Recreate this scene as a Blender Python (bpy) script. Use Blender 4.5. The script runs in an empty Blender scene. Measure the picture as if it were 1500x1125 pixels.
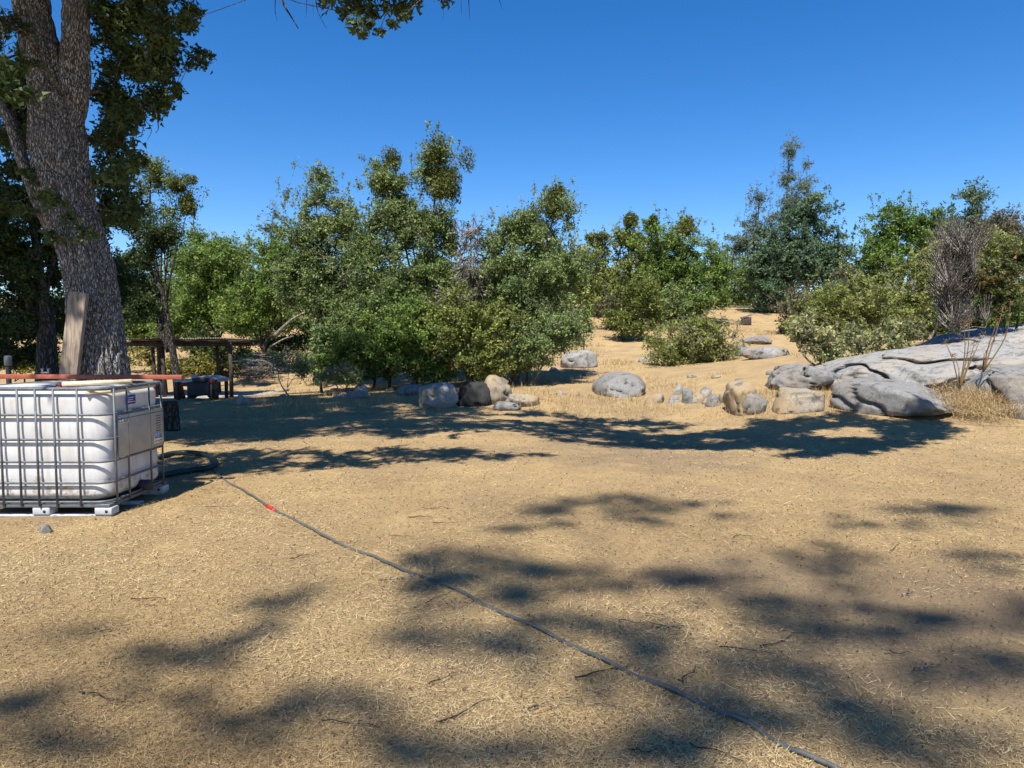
import bpy, math
import numpy as np

# ------------------------------------------------------------------ camera, sky, sun, exposure
scene = bpy.context.scene
F = 1000.0                      # focal length in pixels of a 1500 px wide picture
CAM = np.array([0.0, 0.0, 1.52])
PITCH = math.radians(-3.58)
cam_data = bpy.data.cameras.new("camera")
cam_data.sensor_width = 36.0
cam_data.lens = 36.0 * F / 1500.0
cam_data.clip_start = 0.05
cam_data.clip_end = 3000
cam = bpy.data.objects.new("camera", cam_data)
cam.location = CAM
cam.rotation_euler = (math.radians(90) + PITCH, 0, 0)
scene.collection.objects.link(cam)
scene.camera = cam

SUN_EL = math.radians(57)
SUN_AZ = math.radians(14)       # shadows run this far to the right of straight ahead
SH = np.array([math.sin(SUN_AZ), math.cos(SUN_AZ)]) / math.tan(SUN_EL)   # shadow offset per metre of height
world = bpy.data.worlds.new("World")
scene.world = world
world.use_nodes = True
wn = world.node_tree
bg = wn.nodes["Background"]
sky = wn.nodes.new("ShaderNodeTexSky")
sky.sky_type = 'NISHITA'
sky.sun_disc = False
sky.sun_elevation = SUN_EL
# the sun stands behind the camera, a little to the left
sky.sun_rotation = math.atan2(-math.sin(SUN_AZ), -math.cos(SUN_AZ))
sky.altitude = 900
sky.air_density = 1.0
sky.dust_density = 0.05
sky.ozone_density = 3.0
hs = wn.nodes.new("ShaderNodeHueSaturation")
hs.inputs["Saturation"].default_value = 1.36
hs.inputs["Hue"].default_value = 0.507
wn.links.new(sky.outputs[0], hs.inputs["Color"])
wn.links.new(hs.outputs[0], bg.inputs["Color"])
bg.inputs["Strength"].default_value = 0.095
sun_l = bpy.data.lights.new("sun", 'SUN')
sun_l.energy = 4.6
sun_l.angle = math.radians(0.53)
sun_l.color = (1.0, 0.95, 0.86)
sun_o = bpy.data.objects.new("sun", sun_l)
sun_o.rotation_euler = (math.radians(90) - SUN_EL, 0, -SUN_AZ)
scene.collection.objects.link(sun_o)
vs = scene.view_settings
vs.view_transform = 'Standard'
vs.look = 'None'
vs.exposure = 0.88
vs.gamma = 1.0
scene.render.resolution_x, scene.render.resolution_y = 1024, 768

# ------------------------------------------------------------------ helpers
rng = np.random.default_rng(11)
C = scene.collection
cp, sp = math.cos(PITCH), math.sin(PITCH)

def ray(px, py):
    u, v = (px - 750.0) / F, (562.5 - py) / F
    return np.array([u, cp - v * sp, sp + v * cp])

def at(px, py, Y):
    d = ray(px, py)
    return CAM + d * (Y / d[1])

def hash2(i, j, s=0):
    n = (i.astype(np.int64) * 374761393 + j.astype(np.int64) * 668265263 + s * 974634121) & 0x7fffffff
    n = ((n ^ (n >> 13)) * 1274126177) & 0x7fffffff
    return ((n ^ (n >> 16)) & 0xffff) / 65535.0

def noise2(x, y, s=0):
    x = np.asarray(x, float); y = np.asarray(y, float)
    i, j = np.floor(x), np.floor(y)
    fx, fy = x - i, y - j
    fx = fx * fx * (3 - 2 * fx); fy = fy * fy * (3 - 2 * fy)
    a, b = hash2(i, j, s), hash2(i + 1, j, s)
    c, d = hash2(i, j + 1, s), hash2(i + 1, j + 1, s)
    return (a * (1 - fx) + b * fx) * (1 - fy) + (c * (1 - fx) + d * fx) * fy

def fbm2(x, y, s=0, o=4):
    t, a, tot = 0, 1.0, 0
    for k in range(o):
        t = t + a * noise2(x * 2 ** k + 17.3 * k, y * 2 ** k - 9.1 * k, s + k); tot += a; a *= 0.5
    return t / tot

def noise3(p, s=0):
    i = np.floor(p); f = p - i
    f = f * f * (3 - 2 * f)
    def h(dx, dy, dz):
        return hash2(i[:, 0] + dx + (i[:, 2] + dz) * 57, i[:, 1] + dy + (i[:, 2] + dz) * 131, s)
    def lx(dy, dz):
        return h(0, dy, dz) * (1 - f[:, 0]) + h(1, dy, dz) * f[:, 0]
    def ly(dz):
        return lx(0, dz) * (1 - f[:, 1]) + lx(1, dz) * f[:, 1]
    return ly(0) * (1 - f[:, 2]) + ly(1) * f[:, 2]

def fbm3(p, s=0, o=4):
    t, a, tot = 0, 1.0, 0
    for k in range(o):
        t = t + a * noise3(p * 2 ** k + 13.7 * k, s + k); tot += a; a *= 0.5
    return t / tot

def sstep(a, b, x):
    t = np.clip((x - a) / (b - a), 0, 1)
    return t * t * (3 - 2 * t)

def bump(x, y, cx, cy, rx, ry):
    return np.exp(-((x - cx) / rx) ** 2 - ((y - cy) / ry) ** 2)

def H(x, y):
    """ground height"""
    x = np.asarray(x, float); y = np.asarray(y, float)
    q = np.maximum(0, y - 14)
    z = np.where(q < 36, 0.0029 * q * q, 3.758 + (q - 36) * 0.075)
    z = np.where(q > 110, 9.308 - (q - 110) * 0.02, z)
    z = z + 1.45 * bump(x, y, 14, 20, 7, 5) + 0.3 * bump(x, y, 10.5, 27, 4.5, 6)
    z = z - 0.55 * bump(x, y, -10, 25, 5, 6)
    z = z - 0.20 * bump(x, y, 2.6, 12.5, 2.2, 3.2) + 0.22 * bump(x, y, 0.9, 16.5, 1.4, 1.3)
    z = z + 0.30 * bump(x, y, 6.5, 15.5, 2.5, 2.5)
    z = z + 0.10 * (fbm2(x * 0.25, y * 0.25, 3, 3) - 0.5) * sstep(3, 9, y)
    z = z + 0.5 * (fbm2(x * 0.08, y * 0.08, 5, 3) - 0.5) * sstep(16, 40, y)
    return z

def Hn(x, y):
    x = np.asarray(x, float); y = np.asarray(y, float)
    return H(x, y) + (1 - sstep(14, 30, y)) * (0.035 * (fbm2(x * 1.6, y * 1.6, 8, 4) - .5) + 0.016 * (fbm2(x * 8, y * 8, 9, 3) - .5))

def gz(x, y):
    return float(H(np.array([x]), np.array([y]))[0])

def ground_px(px, py):
    d = ray(px, py); d = d / d[1]
    ys = np.concatenate([np.arange(1.5, 30, 0.02), np.arange(30, 120, 0.2)])
    P = CAM[None] + d[None] * ys[:, None]
    g = H(P[:, 0], P[:, 1])
    k = np.argmax(P[:, 2] <= g)
    return np.array([P[k, 0], P[k, 1], g[k]])

def setp(o, label=None, cat=None, group=None, kind=None):
    if label: o["label"] = label
    if cat: o["category"] = cat
    if group: o["group"] = group
    if kind: o["kind"] = kind
    return o

def empty(name, loc=(0, 0, 0), rz=0):
    o = bpy.data.objects.new(name, None)
    o.location = loc; o.rotation_euler = (0, 0, rz)
    o.empty_display_size = 0.1
    C.objects.link(o)
    return o

def mesh_np(name, V, Fc, mat, parent=None, smooth=False, tone=None):
    """V (n,3); Fc (m,k) array of equal polygons or a list of arrays"""
    me = bpy.data.meshes.new(name)
    if not isinstance(Fc, list): Fc = [Fc]
    V = np.asarray(V, np.float32)
    loops = np.concatenate([f.ravel() for f in Fc]).astype(np.int32)
    sizes = np.concatenate([np.full(len(f), f.shape[1]) for f in Fc]).astype(np.int32)
    me.vertices.add(len(V)); me.vertices.foreach_set("co", V.ravel())
    me.loops.add(len(loops)); me.loops.foreach_set("vertex_index", loops)
    me.polygons.add(len(sizes))
    me.polygons.foreach_set("loop_start", np.concatenate([[0], np.cumsum(sizes)[:-1]]).astype(np.int32))
    if smooth: me.polygons.foreach_set("use_smooth", np.ones(len(sizes), bool))
    me.update(calc_edges=True)
    if tone is not None:
        a = me.attributes.new("tone", 'FLOAT', 'FACE' if len(tone) == len(sizes) else 'POINT')
        a.data.foreach_set("value", np.asarray(tone, np.float32))
    if mat: me.materials.append(mat)
    o = bpy.data.objects.new(name, me)
    C.objects.link(o)
    if parent: o.parent = parent
    return o

class Geo:
    """collects boxes and tubes of ONE part"""
    def __init__(self): self.V = []; self.Q = []; self.T = []; self.n = 0
    def add(self, V, Q=None, T=None):
        self.V.append(np.asarray(V, float))
        if Q is not None and len(Q): self.Q.append(np.asarray(Q) + self.n)
        if T is not None and len(T): self.T.append(np.asarray(T) + self.n)
        self.n += len(V)
    def tube(self, P, R, sides=6, cap=True):
        P = np.asarray(P, float); m = len(P)
        R = np.broadcast_to(np.asarray(R, float), (m,))
        Tn = np.gradient(P, axis=0); Tn /= np.linalg.norm(Tn, axis=1)[:, None] + 1e-9
        up = np.array([0, 0, 1.0]) if abs(Tn[0, 2]) < 0.9 else np.array([1.0, 0, 0])
        A = np.cross(Tn, up); A /= np.linalg.norm(A, axis=1)[:, None] + 1e-9
        for k in range(1, m):
            if np.dot(A[k], A[k - 1]) < 0: A[k] = -A[k]
        B = np.cross(Tn, A)
        th = np.arange(sides) * 2 * math.pi / sides
        V = P[:, None] + R[:, None, None] * (np.cos(th)[None, :, None] * A[:, None] + np.sin(th)[None, :, None] * B[:, None])
        k = np.arange(m - 1)[:, None] * sides; j = np.arange(sides)[None]; j2 = (j + 1) % sides
        Q = np.stack([k + j, k + j2, k + sides + j2, k + sides + j], -1).reshape(-1, 4)
        V = V.reshape(-1, 3); T = None
        if cap:
            V = np.vstack([V, P[0], P[-1]]); e = (m - 1) * sides; j = np.arange(sides); j2 = (j + 1) % sides
            T = np.vstack([np.stack([np.full(sides, m * sides), j2, j], 1), np.stack([np.full(sides, m * sides + 1), e + j, e + j2], 1)])
        self.add(V, Q, T); return self
    def box(self, lo, hi, M=None):
        x0, y0, z0 = lo; x1, y1, z1 = hi
        V = np.array([[x0, y0, z0], [x1, y0, z0], [x1, y1, z0], [x0, y1, z0], [x0, y0, z1], [x1, y0, z1], [x1, y1, z1], [x0, y1, z1]], float)
        if M is not None: V = M(V)
        self.add(V, [[0, 3, 2, 1], [4, 5, 6, 7], [0, 1, 5, 4], [1, 2, 6, 5], [2, 3, 7, 6], [3, 0, 4, 7]]); return self
    def build(self, name, mat, parent=None, smooth=False, bevel=0):
        Fc = [np.concatenate(x) for x in (self.Q, self.T) if x]
        o = mesh_np(name, np.concatenate(self.V), Fc, mat, parent, smooth)
        if bevel:
            b = o.modifiers.new("bevel", 'BEVEL'); b.width = bevel; b.segments = 2; b.limit_method = 'ANGLE'
        return o

def spline(P, n):
    """Catmull-Rom through the points"""
    P = np.asarray(P, float)
    Q = np.vstack([2 * P[0] - P[1], P, 2 * P[-1] - P[-2]])
    t = np.linspace(0, len(P) - 1 - 1e-6, n); k = t.astype(int); f = (t - k)[:, None]
    a, b, c, d = Q[k], Q[k + 1], Q[k + 2], Q[k + 3]
    return 0.5 * (2 * b + (c - a) * f + (2 * a - 5 * b + 4 * c - d) * f ** 2 + (3 * b - a - 3 * c + d) * f ** 3)

# ------------------------------------------------------------------ materials
def newmat(name):
    m = bpy.data.materials.new(name); m.use_nodes = True
    nt = m.node_tree; b = nt.nodes["Principled BSDF"]
    b.inputs["Specular IOR Level"].default_value = 0.25
    return m, nt, b

def nd(nt, t, **kw):
    n = nt.nodes.new(t)
    for k, v in kw.items(): setattr(n, k, v)
    return n

def ramp(nt, fac, stops):
    r = nt.nodes.new("ShaderNodeValToRGB"); e = r.color_ramp.elements
    while len(e) < len(stops): e.new(0.5)
    for i, (p, c) in enumerate(stops):
        e[i].position = p; e[i].color = (*c, 1) if len(c) == 3 else c
    nt.links.new(fac, r.inputs[0]); return r.outputs[0]

def noise_n(nt, scale, detail=5, rough=0.6, coords=None, dist=0.0):
    n = nt.nodes.new("ShaderNodeTexNoise")
    n.inputs["Scale"].default_value = scale; n.inputs["Detail"].default_value = detail
    n.inputs["Roughness"].default_value = rough; n.inputs["Distortion"].default_value = dist
    if coords is not None: nt.links.new(coords, n.inputs["Vector"])
    return n.outputs["Fac"]

def mixc(nt, fac, a, b, mode='MIX'):
    n = nt.nodes.new("ShaderNodeMix"); n.data_type = 'RGBA'; n.blend_type = mode
    for sock, v in ((n.inputs[0], fac), (n.inputs[6], a), (n.inputs[7], b)):
        if hasattr(v, "is_linked"): nt.links.new(v, sock)
        elif isinstance(v, (int, float)): sock.default_value = v
        else: sock.default_value = (*v, 1)
    return n.outputs[2]

def bumpn(nt, b, h, strength=0.5, dist=0.02):
    n = nt.nodes.new("ShaderNodeBump"); n.inputs["Strength"].default_value = strength; n.inputs["Distance"].default_value = dist
    nt.links.new(h, n.inputs["Height"]); nt.links.new(n.outputs[0], b.inputs["Normal"])

def geo_pos(nt):
    return nt.nodes.new("ShaderNodeNewGeometry").outputs["Position"]

def obj_pos(nt):
    return nt.nodes.new("ShaderNodeTexCoord").outputs["Object"]

def simple(name, col, rough=0.6, var=0.25, scale=12, metal=0, bumps=0.0, spec=0.25):
    m, nt, b = newmat(name)
    p = obj_pos(nt)
    f = noise_n(nt, scale, 6, 0.65, p)
    d = tuple(c * (1 - var) for c in col); l = tuple(min(1, c * (1 + var)) for c in col)
    nt.links.new(ramp(nt, f, [(0.3, d), (0.7, l)]), b.inputs["Base Color"])
    b.inputs["Roughness"].default_value = rough; b.inputs["Metallic"].default_value = metal
    b.inputs["Specular IOR Level"].default_value = spec
    if bumps: bumpn(nt, b, f, bumps, 0.01)
    return m

def leafmat(name, cols, trans=0.3, rough=0.55):
    m, nt, b = newmat(name)
    a = nd(nt, "ShaderNodeAttribute", attribute_name="tone")
    n = len(cols)
    c = ramp(nt, a.outputs["Fac"], [(i / (n - 1), col) for i, col in enumerate(cols)])
    nt.links.new(c, b.inputs["Base Color"]); b.inputs["Roughness"].default_value = rough
    t = nt.nodes.new("ShaderNodeBsdfTranslucent"); nt.links.new(c, t.inputs["Color"])
    mx = nt.nodes.new("ShaderNodeMixShader"); mx.inputs[0].default_value = trans
    nt.links.new(b.outputs[0], mx.inputs[1]); nt.links.new(t.outputs[0], mx.inputs[2])
    nt.links.new(mx.outputs[0], nt.nodes["Material Output"].inputs["Surface"])
    return m

L_OAK = leafmat("oak leaves", [(0.032, 0.052, 0.016), (0.057, 0.092, 0.026), (0.098, 0.138, 0.040)])
L_BLUE = leafmat("blue oak leaves", [(0.090, 0.135, 0.046), (0.172, 0.238, 0.078), (0.289, 0.343, 0.122)])
L_GREEN = leafmat("live oak leaves", [(0.066, 0.117, 0.022), (0.141, 0.225, 0.042), (0.249, 0.315, 0.070)])
L_SHRUB = leafmat("shrub leaves", [(0.105, 0.138, 0.032), (0.211, 0.243, 0.055), (0.355, 0.372, 0.119)])
L_PALE = leafmat("pale shrub leaves", [(0.149, 0.172, 0.055), (0.287, 0.299, 0.120), (0.460, 0.437, 0.220)])
L_PINE = leafmat("pine needles", [(0.070, 0.101, 0.060), (0.139, 0.182, 0.108), (0.227, 0.260, 0.158)])
L_TEAL = leafmat("blue green leaves", [(0.054, 0.097, 0.053), (0.101, 0.164, 0.085), (0.185, 0.252, 0.138)])
L_MIST = leafmat("mistletoe leaves", [(.055, .072, .016), (.11, .13, .028), (.19, .19, .05)])
L_BROWN = leafmat("grey brown twiggy leaves", [(.07, .065, .035), (.13, .12, .07), (.2, .18, .11)])
L_YEL = leafmat("yellow green leaves", [(.12, .13, .02), (.24, .23, .04), (.36, .27, .07)])
L_RED = leafmat("reddish leaves", [(0.078, 0.117, 0.030), (0.130, 0.156, 0.048), (0.260, 0.091, 0.048)])
L_STRAW = leafmat("dry straw", [(.21, .135, .06), (.43, .305, .145), (.63, .50, .28)], 0.15, 0.6)
L_LITTER = leafmat("leaf litter", [(.035, .025, .018), (.10, .07, .045), (.2, .13, .08), (.32, .10, .05)], 0.1, 0.7)

def barkmat(name, dark, mid, light, sc=1.0):
    m, nt, b = newmat(name)
    p = obj_pos(nt)
    mp = nd(nt, "ShaderNodeMapping"); mp.inputs["Scale"].default_value = (14 * sc, 14 * sc, 3.2 * sc)
    nt.links.new(p, mp.inputs[0])
    f0 = noise_n(nt, 1.6, 6, 0.7, mp.outputs[0], 0.6)
    wv = nd(nt, "ShaderNodeVectorMath", operation='MULTIPLY_ADD'); wn_ = nt.nodes.new("ShaderNodeTexNoise"); wn_.inputs["Scale"].default_value = 1.2
    nt.links.new(mp.outputs[0], wn_.inputs["Vector"]); nt.links.new(wn_.outputs["Color"], wv.inputs[0]); wv.inputs[1].default_value = (1.1, 1.1, 1.1); nt.links.new(mp.outputs[0], wv.inputs[2])
    vo = nd(nt, "ShaderNodeTexVoronoi", feature='DISTANCE_TO_EDGE'); vo.inputs["Scale"].default_value = 1.7; nt.links.new(wv.outputs[0], vo.inputs["Vector"])
    crk = ramp(nt, vo.outputs["Distance"], [(0.02, (0, 0, 0)), (0.22, (1, 1, 1))])
    f = mixc(nt, 0.6, f0, crk)
    g = noise_n(nt, 1.3, 4, 0.6, p)
    c = ramp(nt, f, [(0.22, dark), (0.55, mid), (0.82, light)])
    c = mixc(nt, ramp(nt, g, [(0.45, (0, 0, 0)), (0.7, (.5, .5, .5))]), c, tuple(x * .75 for x in mid))
    nt.links.new(c, b.inputs["Base Color"]); b.inputs["Roughness"].default_value = 0.85
    bumpn(nt, b, f, 1.0, 0.03)
    return m

B_OAK = barkmat("oak bark", (.055, .05, .046), (.25, .235, .22), (.46, .44, .42), 1.9)
B_DARK = barkmat("dark bark", (.02, .017, .014), (.06, .05, .042), (.12, .105, .09))
B_GREY = barkmat("grey bark", (.07, .06, .05), (.19, .17, .15), (.34, .31, .28))
B_DEAD = barkmat("dead wood", (.12, .10, .085), (.26, .23, .2), (.42, .38, .34))

def granite(name, base=(.30, .29, .28), stain=(.33, .26, .18), lichen=(.10, .105, .085), st=0.5, dark=0.0):
    m, nt, b = newmat(name)
    p = geo_pos(nt)
    big = noise_n(nt, 1.1, 5, 0.6, p); med = noise_n(nt, 5, 6, 0.7, p); fine = noise_n(nt, 70, 3, 0.7, p)
    c = ramp(nt, fine, [(0.3, tuple(x * .55 for x in base)), (0.5, base), (0.7, tuple(min(1, x * 1.5) for x in base))])
    c = mixc(nt, ramp(nt, big, [(0.48, (0, 0, 0)), (0.62, (st, st, st))]), c, stain)
    c = mixc(nt, ramp(nt, med, [(0.52, (0, 0, 0)), (0.62, (.75, .75, .75))]), c, lichen)
    med2 = noise_n(nt, 9, 5, 0.7, p, 0.5)
    c = mixc(nt, ramp(nt, med2, [(0.58, (0, 0, 0)), (0.66, (.5, .5, .5))]), c, (.33, .33, .31))
    if dark: c = mixc(nt, dark, c, (.012, .012, .012))
    nt.links.new(c, b.inputs["Base Color"]); b.inputs["Roughness"].default_value = 0.9
    b.inputs["Specular IOR Level"].default_value = 0.15
    bumpn(nt, b, mixc(nt, 0.35, med, fine), 0.55, 0.03)
    return m

G_GREY = granite("grey granite", (.20, .197, .192), (.24, .19, .14), (.075, .078, .065))
G_PALE = granite("pale granite", (.27, .262, .25), (.31, .25, .185), (.09, .09, .078))
G_BROWN = granite("brown granite", (.27, .23, .18), (.32, .22, .11), (.09, .085, .06), 0.8)
G_BLACK = granite("near black granite", dark=0.9)  # granite colour mixed almost wholly to black

# ground
def groundmat():
    m, nt, b = newmat("dry grass ground")
    p = geo_pos(nt)
    a = nd(nt, "ShaderNodeAttribute", attribute_name="tone").outputs["Fac"]
    fine = noise_n(nt, 55, 6, 0.75, p, 1.0)
    mp = nd(nt, "ShaderNodeMapping"); mp.inputs["Scale"].default_value = (1.0, 2.3, 1); mp.inputs["Rotation"].default_value = (0, 0, .5)
    nt.links.new(p, mp.inputs[0])
    fib = noise_n(nt, 62, 6, 0.85, mp.outputs[0], 1.5)
    med = noise_n(nt, 2.2, 6, 0.65, p)
    straw = ramp(nt, fib, [(0.28, (.12, .08, .042)), (0.45, (.33, .23, .115)), (0.6, (.46, .335, .175)), (0.75, (.60, .47, .28))])
    dirt = ramp(nt, fine, [(0.3, (.12, .082, .046)), (0.5, (.26, .19, .112)), (0.7, (.39, .30, .188))])
    mm = nd(nt, "ShaderNodeMath", operation='ADD'); nt.links.new(a, mm.inputs[0])
    m2 = nd(nt, "ShaderNodeMath", operation='MULTIPLY_ADD'); nt.links.new(med, m2.inputs[0]); m2.inputs[1].default_value = 1.2; m2.inputs[2].default_value = -0.6
    nt.links.new(m2.outputs[0], mm.inputs[1])
    c = mixc(nt, ramp(nt, mm.outputs[0], [(0.35, (0, 0, 0)), (0.75, (1, 1, 1))]), straw, dirt)
    vor = nd(nt, "ShaderNodeTexVoronoi"); vor.inputs["Scale"].default_value = 16; nt.links.new(p, vor.inputs["Vector"])
    spk = ramp(nt, vor.outputs["Distance"], [(0.10, (.8, .8, .8)), (0.2, (0, 0, 0))])
    big = noise_n(nt, 7, 3, 0.6, p)
    spk = mixc(nt, 1.0, spk, ramp(nt, big, [(0.5, (0, 0, 0)), (0.6, (1, 1, 1))]), 'MULTIPLY')
    c = mixc(nt, spk, c, (.07, .05, .035))
    v1 = noise_n(nt, 0.9, 5, 0.6, p, .6)
    c = mixc(nt, ramp(nt, v1, [(0.36, (.55, .55, .55)), (0.58, (0, 0, 0))]), c, (.24, .17, .105))
    v2 = noise_n(nt, 1.7, 4, 0.6, p, .3)
    c = mixc(nt, ramp(nt, v2, [(0.54, (0, 0, 0)), (0.72, (.5, .5, .5))]), c, (.50, .36, .17))
    nt.links.new(c, b.inputs["Base Color"]); b.inputs["Roughness"].default_value = 0.95
    b.inputs["Specular IOR Level"].default_value = 0.05
    bumpn(nt, b, mixc(nt, 0.5, fib, fine), 0.9, 0.02)
    return m

# ------------------------------------------------------------------ ground
def dirt_mask(x, y):
    d = 0.25 * sstep(.5, 2.5, x) * (1 - sstep(4, 6.5, y)) + 0.95 * bump(x, y, 2.4, 3.3, 1.6, .8) + 0.9 * bump(x, y, 3.4, 2.6, 1.2, 1.0) + 0.8 * bump(x, y, 1.5, 4.4, .9, .5)
    d = d + 0.55 * bump(x, y, 1.5, 9.0, 3.0, 1.6) + .5 * bump(x, y, 1.8, 12, 2, 3) + .5 * bump(x, y, 2.2, 16.5, 1.2, 3) + .35 * bump(x, y, -.2, 3.2, .7, .5)
    return np.clip(d + 0.5 * (fbm2(x * 1.1, y * 1.1, 21, 4) - 0.5), 0, 1)

def axis(lo, hi, step, far, grow=1.13):
    mid = list(np.arange(lo, hi + 1e-6, step)); s = step; a = []; b = []
    v = hi
    while v < far[1]: s *= grow; v += s; b.append(v)
    s = step; v = lo
    while v > far[0]: s *= grow; v -= s; a.append(v)
    return np.array(a[::-1] + mid + b)

gx = axis(-9.0, 9.5, 0.08, (-500, 500)); gy = axis(1.2, 16.5, 0.075, (-300, 900), 1.05)
GX, GY = np.meshgrid(gx, gy)
x, y = GX.ravel(), GY.ravel()
near = 1 - sstep(14, 30, y)
z = Hn(x, y)
nx, ny = len(gx), len(gy)
k = (np.arange(ny - 1)[:, None] * nx + np.arange(nx - 1)[None]).ravel()
ground = mesh_np("ground", np.stack([x, y, z], 1), np.stack([k, k + 1, k + nx + 1, k + nx], 1), groundmat(), smooth=True, tone=dirt_mask(x, y))
setp(ground, kind="structure")

# ------------------------------------------------------------------ foliage machinery
def leaf_quads(P, size, up=0.35, aspect=0.5, r=rng):
    n = len(P)
    N = r.normal(size=(n, 3)); N[:, 2] += up * 2; N /= np.linalg.norm(N, axis=1)[:, None]
    D = r.normal(size=(n, 3)); D -= (D * N).sum(1)[:, None] * N; D /= np.linalg.norm(D, axis=1)[:, None]
    W = np.cross(N, D)
    L = (size * r.uniform(0.6, 1.3, n))[:, None]
    V = np.stack([P - D * L * .4 + W * L * aspect * .55, P - D * L * .4 - W * L * aspect * .55, P + D * L * .6], 1).reshape(-1, 3)
    return V, np.arange(3 * n).reshape(-1, 3)

def ell(px, py, rpx, rpy, Y, rd=None):
    c = at(px, py, Y); s = Y / F
    return np.array([*c, rpx * s, (rd if rd else max(rpx, rpy) * s * 0.8), rpy * s])

def clumps_in(e, n, rc, r=rng, shell=0.5):
    d = r.normal(size=(n, 3)); d /= np.linalg.norm(d, axis=1)[:, None]
    rad = r.uniform(0, 1, n) ** (1 / 3.0); rad = shell + (1 - shell) * rad if shell else rad
    rad = np.where(r.uniform(size=n) < 0.45, r.uniform(0.05, 0.85, n), rad)
    P = e[:3] + d * rad[:, None] * np.maximum(e[3:] - rc * 0.6, e[3:] * .35)
    R = rc * r.uniform(0.55, 1.5, n)
    return np.column_stack([P, R, R, R * 0.8])

def make_tree(name, label, cat, group, trunk, clumps, nleaf, lsize, lmat, bmat, trunk_r, mist=None, twig=6,
              zmin_attach=None, up=0.35, crown_name="crown", seed=0, spread=0.2, leaf_tone=(0.5, 0.22), trunk_obj=None, aspect=.5, hang=0.0, branch_r=1.0, wts=None):
    """trunk: list of polylines (m,3); first one starts on the ground"""
    r = np.random.default_rng(seed + 100)
    base = np.array(trunk[0][0], float)
    root = empty(name, base)
    setp(root, label, cat, group)
    g = Geo()
    nodes = []; nrad = []
    for ti, t in enumerate(trunk):
        P = spline(t, max(8, 5 * len(t)))
        r0 = trunk_r * (1 if ti == 0 else 0.4)
        R = np.linspace(1, 0.36, len(P)) ** 2 * r0; 
        if ti == 0: R[0] *= 1.35; R[1] *= 1.12
        if not trunk_obj: g.tube(P - base, R, 8)
        nodes += list(P[1:]); nrad += list(R[1:])
    nodes = np.array(nodes); nrad = np.array(nrad)
    ok = np.ones(len(nodes), bool)
    if zmin_attach is not None:
        ok = nodes[:, 2] > zmin_attach
        nodes, nrad = nodes[ok], nrad[ok]
    clumps = np.asarray(clumps)
    mid = nodes.mean(0)
    order = np.argsort(np.min(np.linalg.norm(clumps[:, None, :3] - nodes[None, ::3], axis=2), axis=1))
    LP = []; LT = []; LS = []
    tw = Geo()
    ww = clumps[:, 3] ** 2 * (1 if wts is None else wts)
    per = np.maximum(1, nleaf * ww / ww.sum()).astype(int)
    for ci in order:
        c = clumps[ci]; ctr = c[:3]
        dv = ctr - nodes
        dist = np.linalg.norm(dv, axis=1) + 1.2 * np.maximum(0, nodes[:, 2] - ctr[2] + 0.1)
        b = int(np.argmin(dist)); s = nodes[b]; L = np.linalg.norm(ctr - s)
        if L > 0.05:
            m = max(3, int(L / 0.6) + 2); t = np.linspace(0, 1, m)[:, None]
            arch = np.array([0, 0, 0.14 * L]) * np.sin(t * math.pi)
            wob = r.normal(size=(m, 3)) * 0.035 * L; wob[0] = 0; wob[-1] = 0
            P = s + (ctr - s) * t + arch + wob
            r0 = min(nrad[b] * 0.7, (0.012 + 0.014 * L) * branch_r + 0.06 * c[3]); R = np.linspace(r0, max(0.006, r0 * 0.35), m)
            g.tube(P - base, R, (3 if base[1] > 30 else 4) if r0 < .06 else 7, cap=False)
            nodes = np.vstack([nodes, P[1:]]); nrad = np.concatenate([nrad, R[1:]])
        k = twig if base[1] < 34 else max(3, twig // 2)
        d = r.normal(size=(k, 3)); d /= np.linalg.norm(d, axis=1)[:, None]; d[:, 2] -= hang
        tips = ctr + d * c[3:6] * r.uniform(0.75, 1.25, (k, 1))
        for tp in tips:
            tw.tube(np.array([ctr, tp]) - base, [0.028 * c[3] + .003, 0.003], 3, cap=False)
        n = per[ci]
        w = r.integers(0, k, n); f = r.uniform(0.25, 1.05, n)[:, None]
        LP.append(ctr + (tips[w] - ctr) * f + r.normal(size=(n, 3)) * c[3:6] * spread)
        LS.append(np.full(n, c[6] if len(c) > 6 else 1.0)); LT.append(np.clip(r.normal(leaf_tone[0], leaf_tone[1], n) + r.normal(0, 0.13), 0, 1))
    if g.n: g.build("branch_frame" if trunk_obj else "trunk", bmat, root, smooth=True)
    if tw.n: setp(tw.build("twigs", bmat, root), kind="stuff")
    if nleaf > 0:
        LP = np.concatenate(LP); LT = np.concatenate(LT)
        V, Q = leaf_quads(LP - base, lsize * np.concatenate(LS), up, aspect, r)
        setp(mesh_np(crown_name, V, Q, lmat, root, tone=LT), kind="stuff")
    for e in (mist or []):
        n = int(1500)
        d = r.normal(size=(n, 3)); d /= np.linalg.norm(d, axis=1)[:, None]
        off = r.normal(size=(4, 3)) * .45; pk_ = r.integers(0, 4, n)
        P = e[:3] + (d * (r.uniform(0.2, 1, n) ** 0.7)[:, None] * .7 + off[pk_]) * e[3:]
        V, Q = leaf_quads(P - base, lsize * 0.9, 0.2, .45, r)
        setp(mesh_np("mistletoe", V, Q, L_MIST, root, tone=np.clip(r.normal(.5, .25, n), 0, 1)), kind="stuff")
    return root

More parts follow.
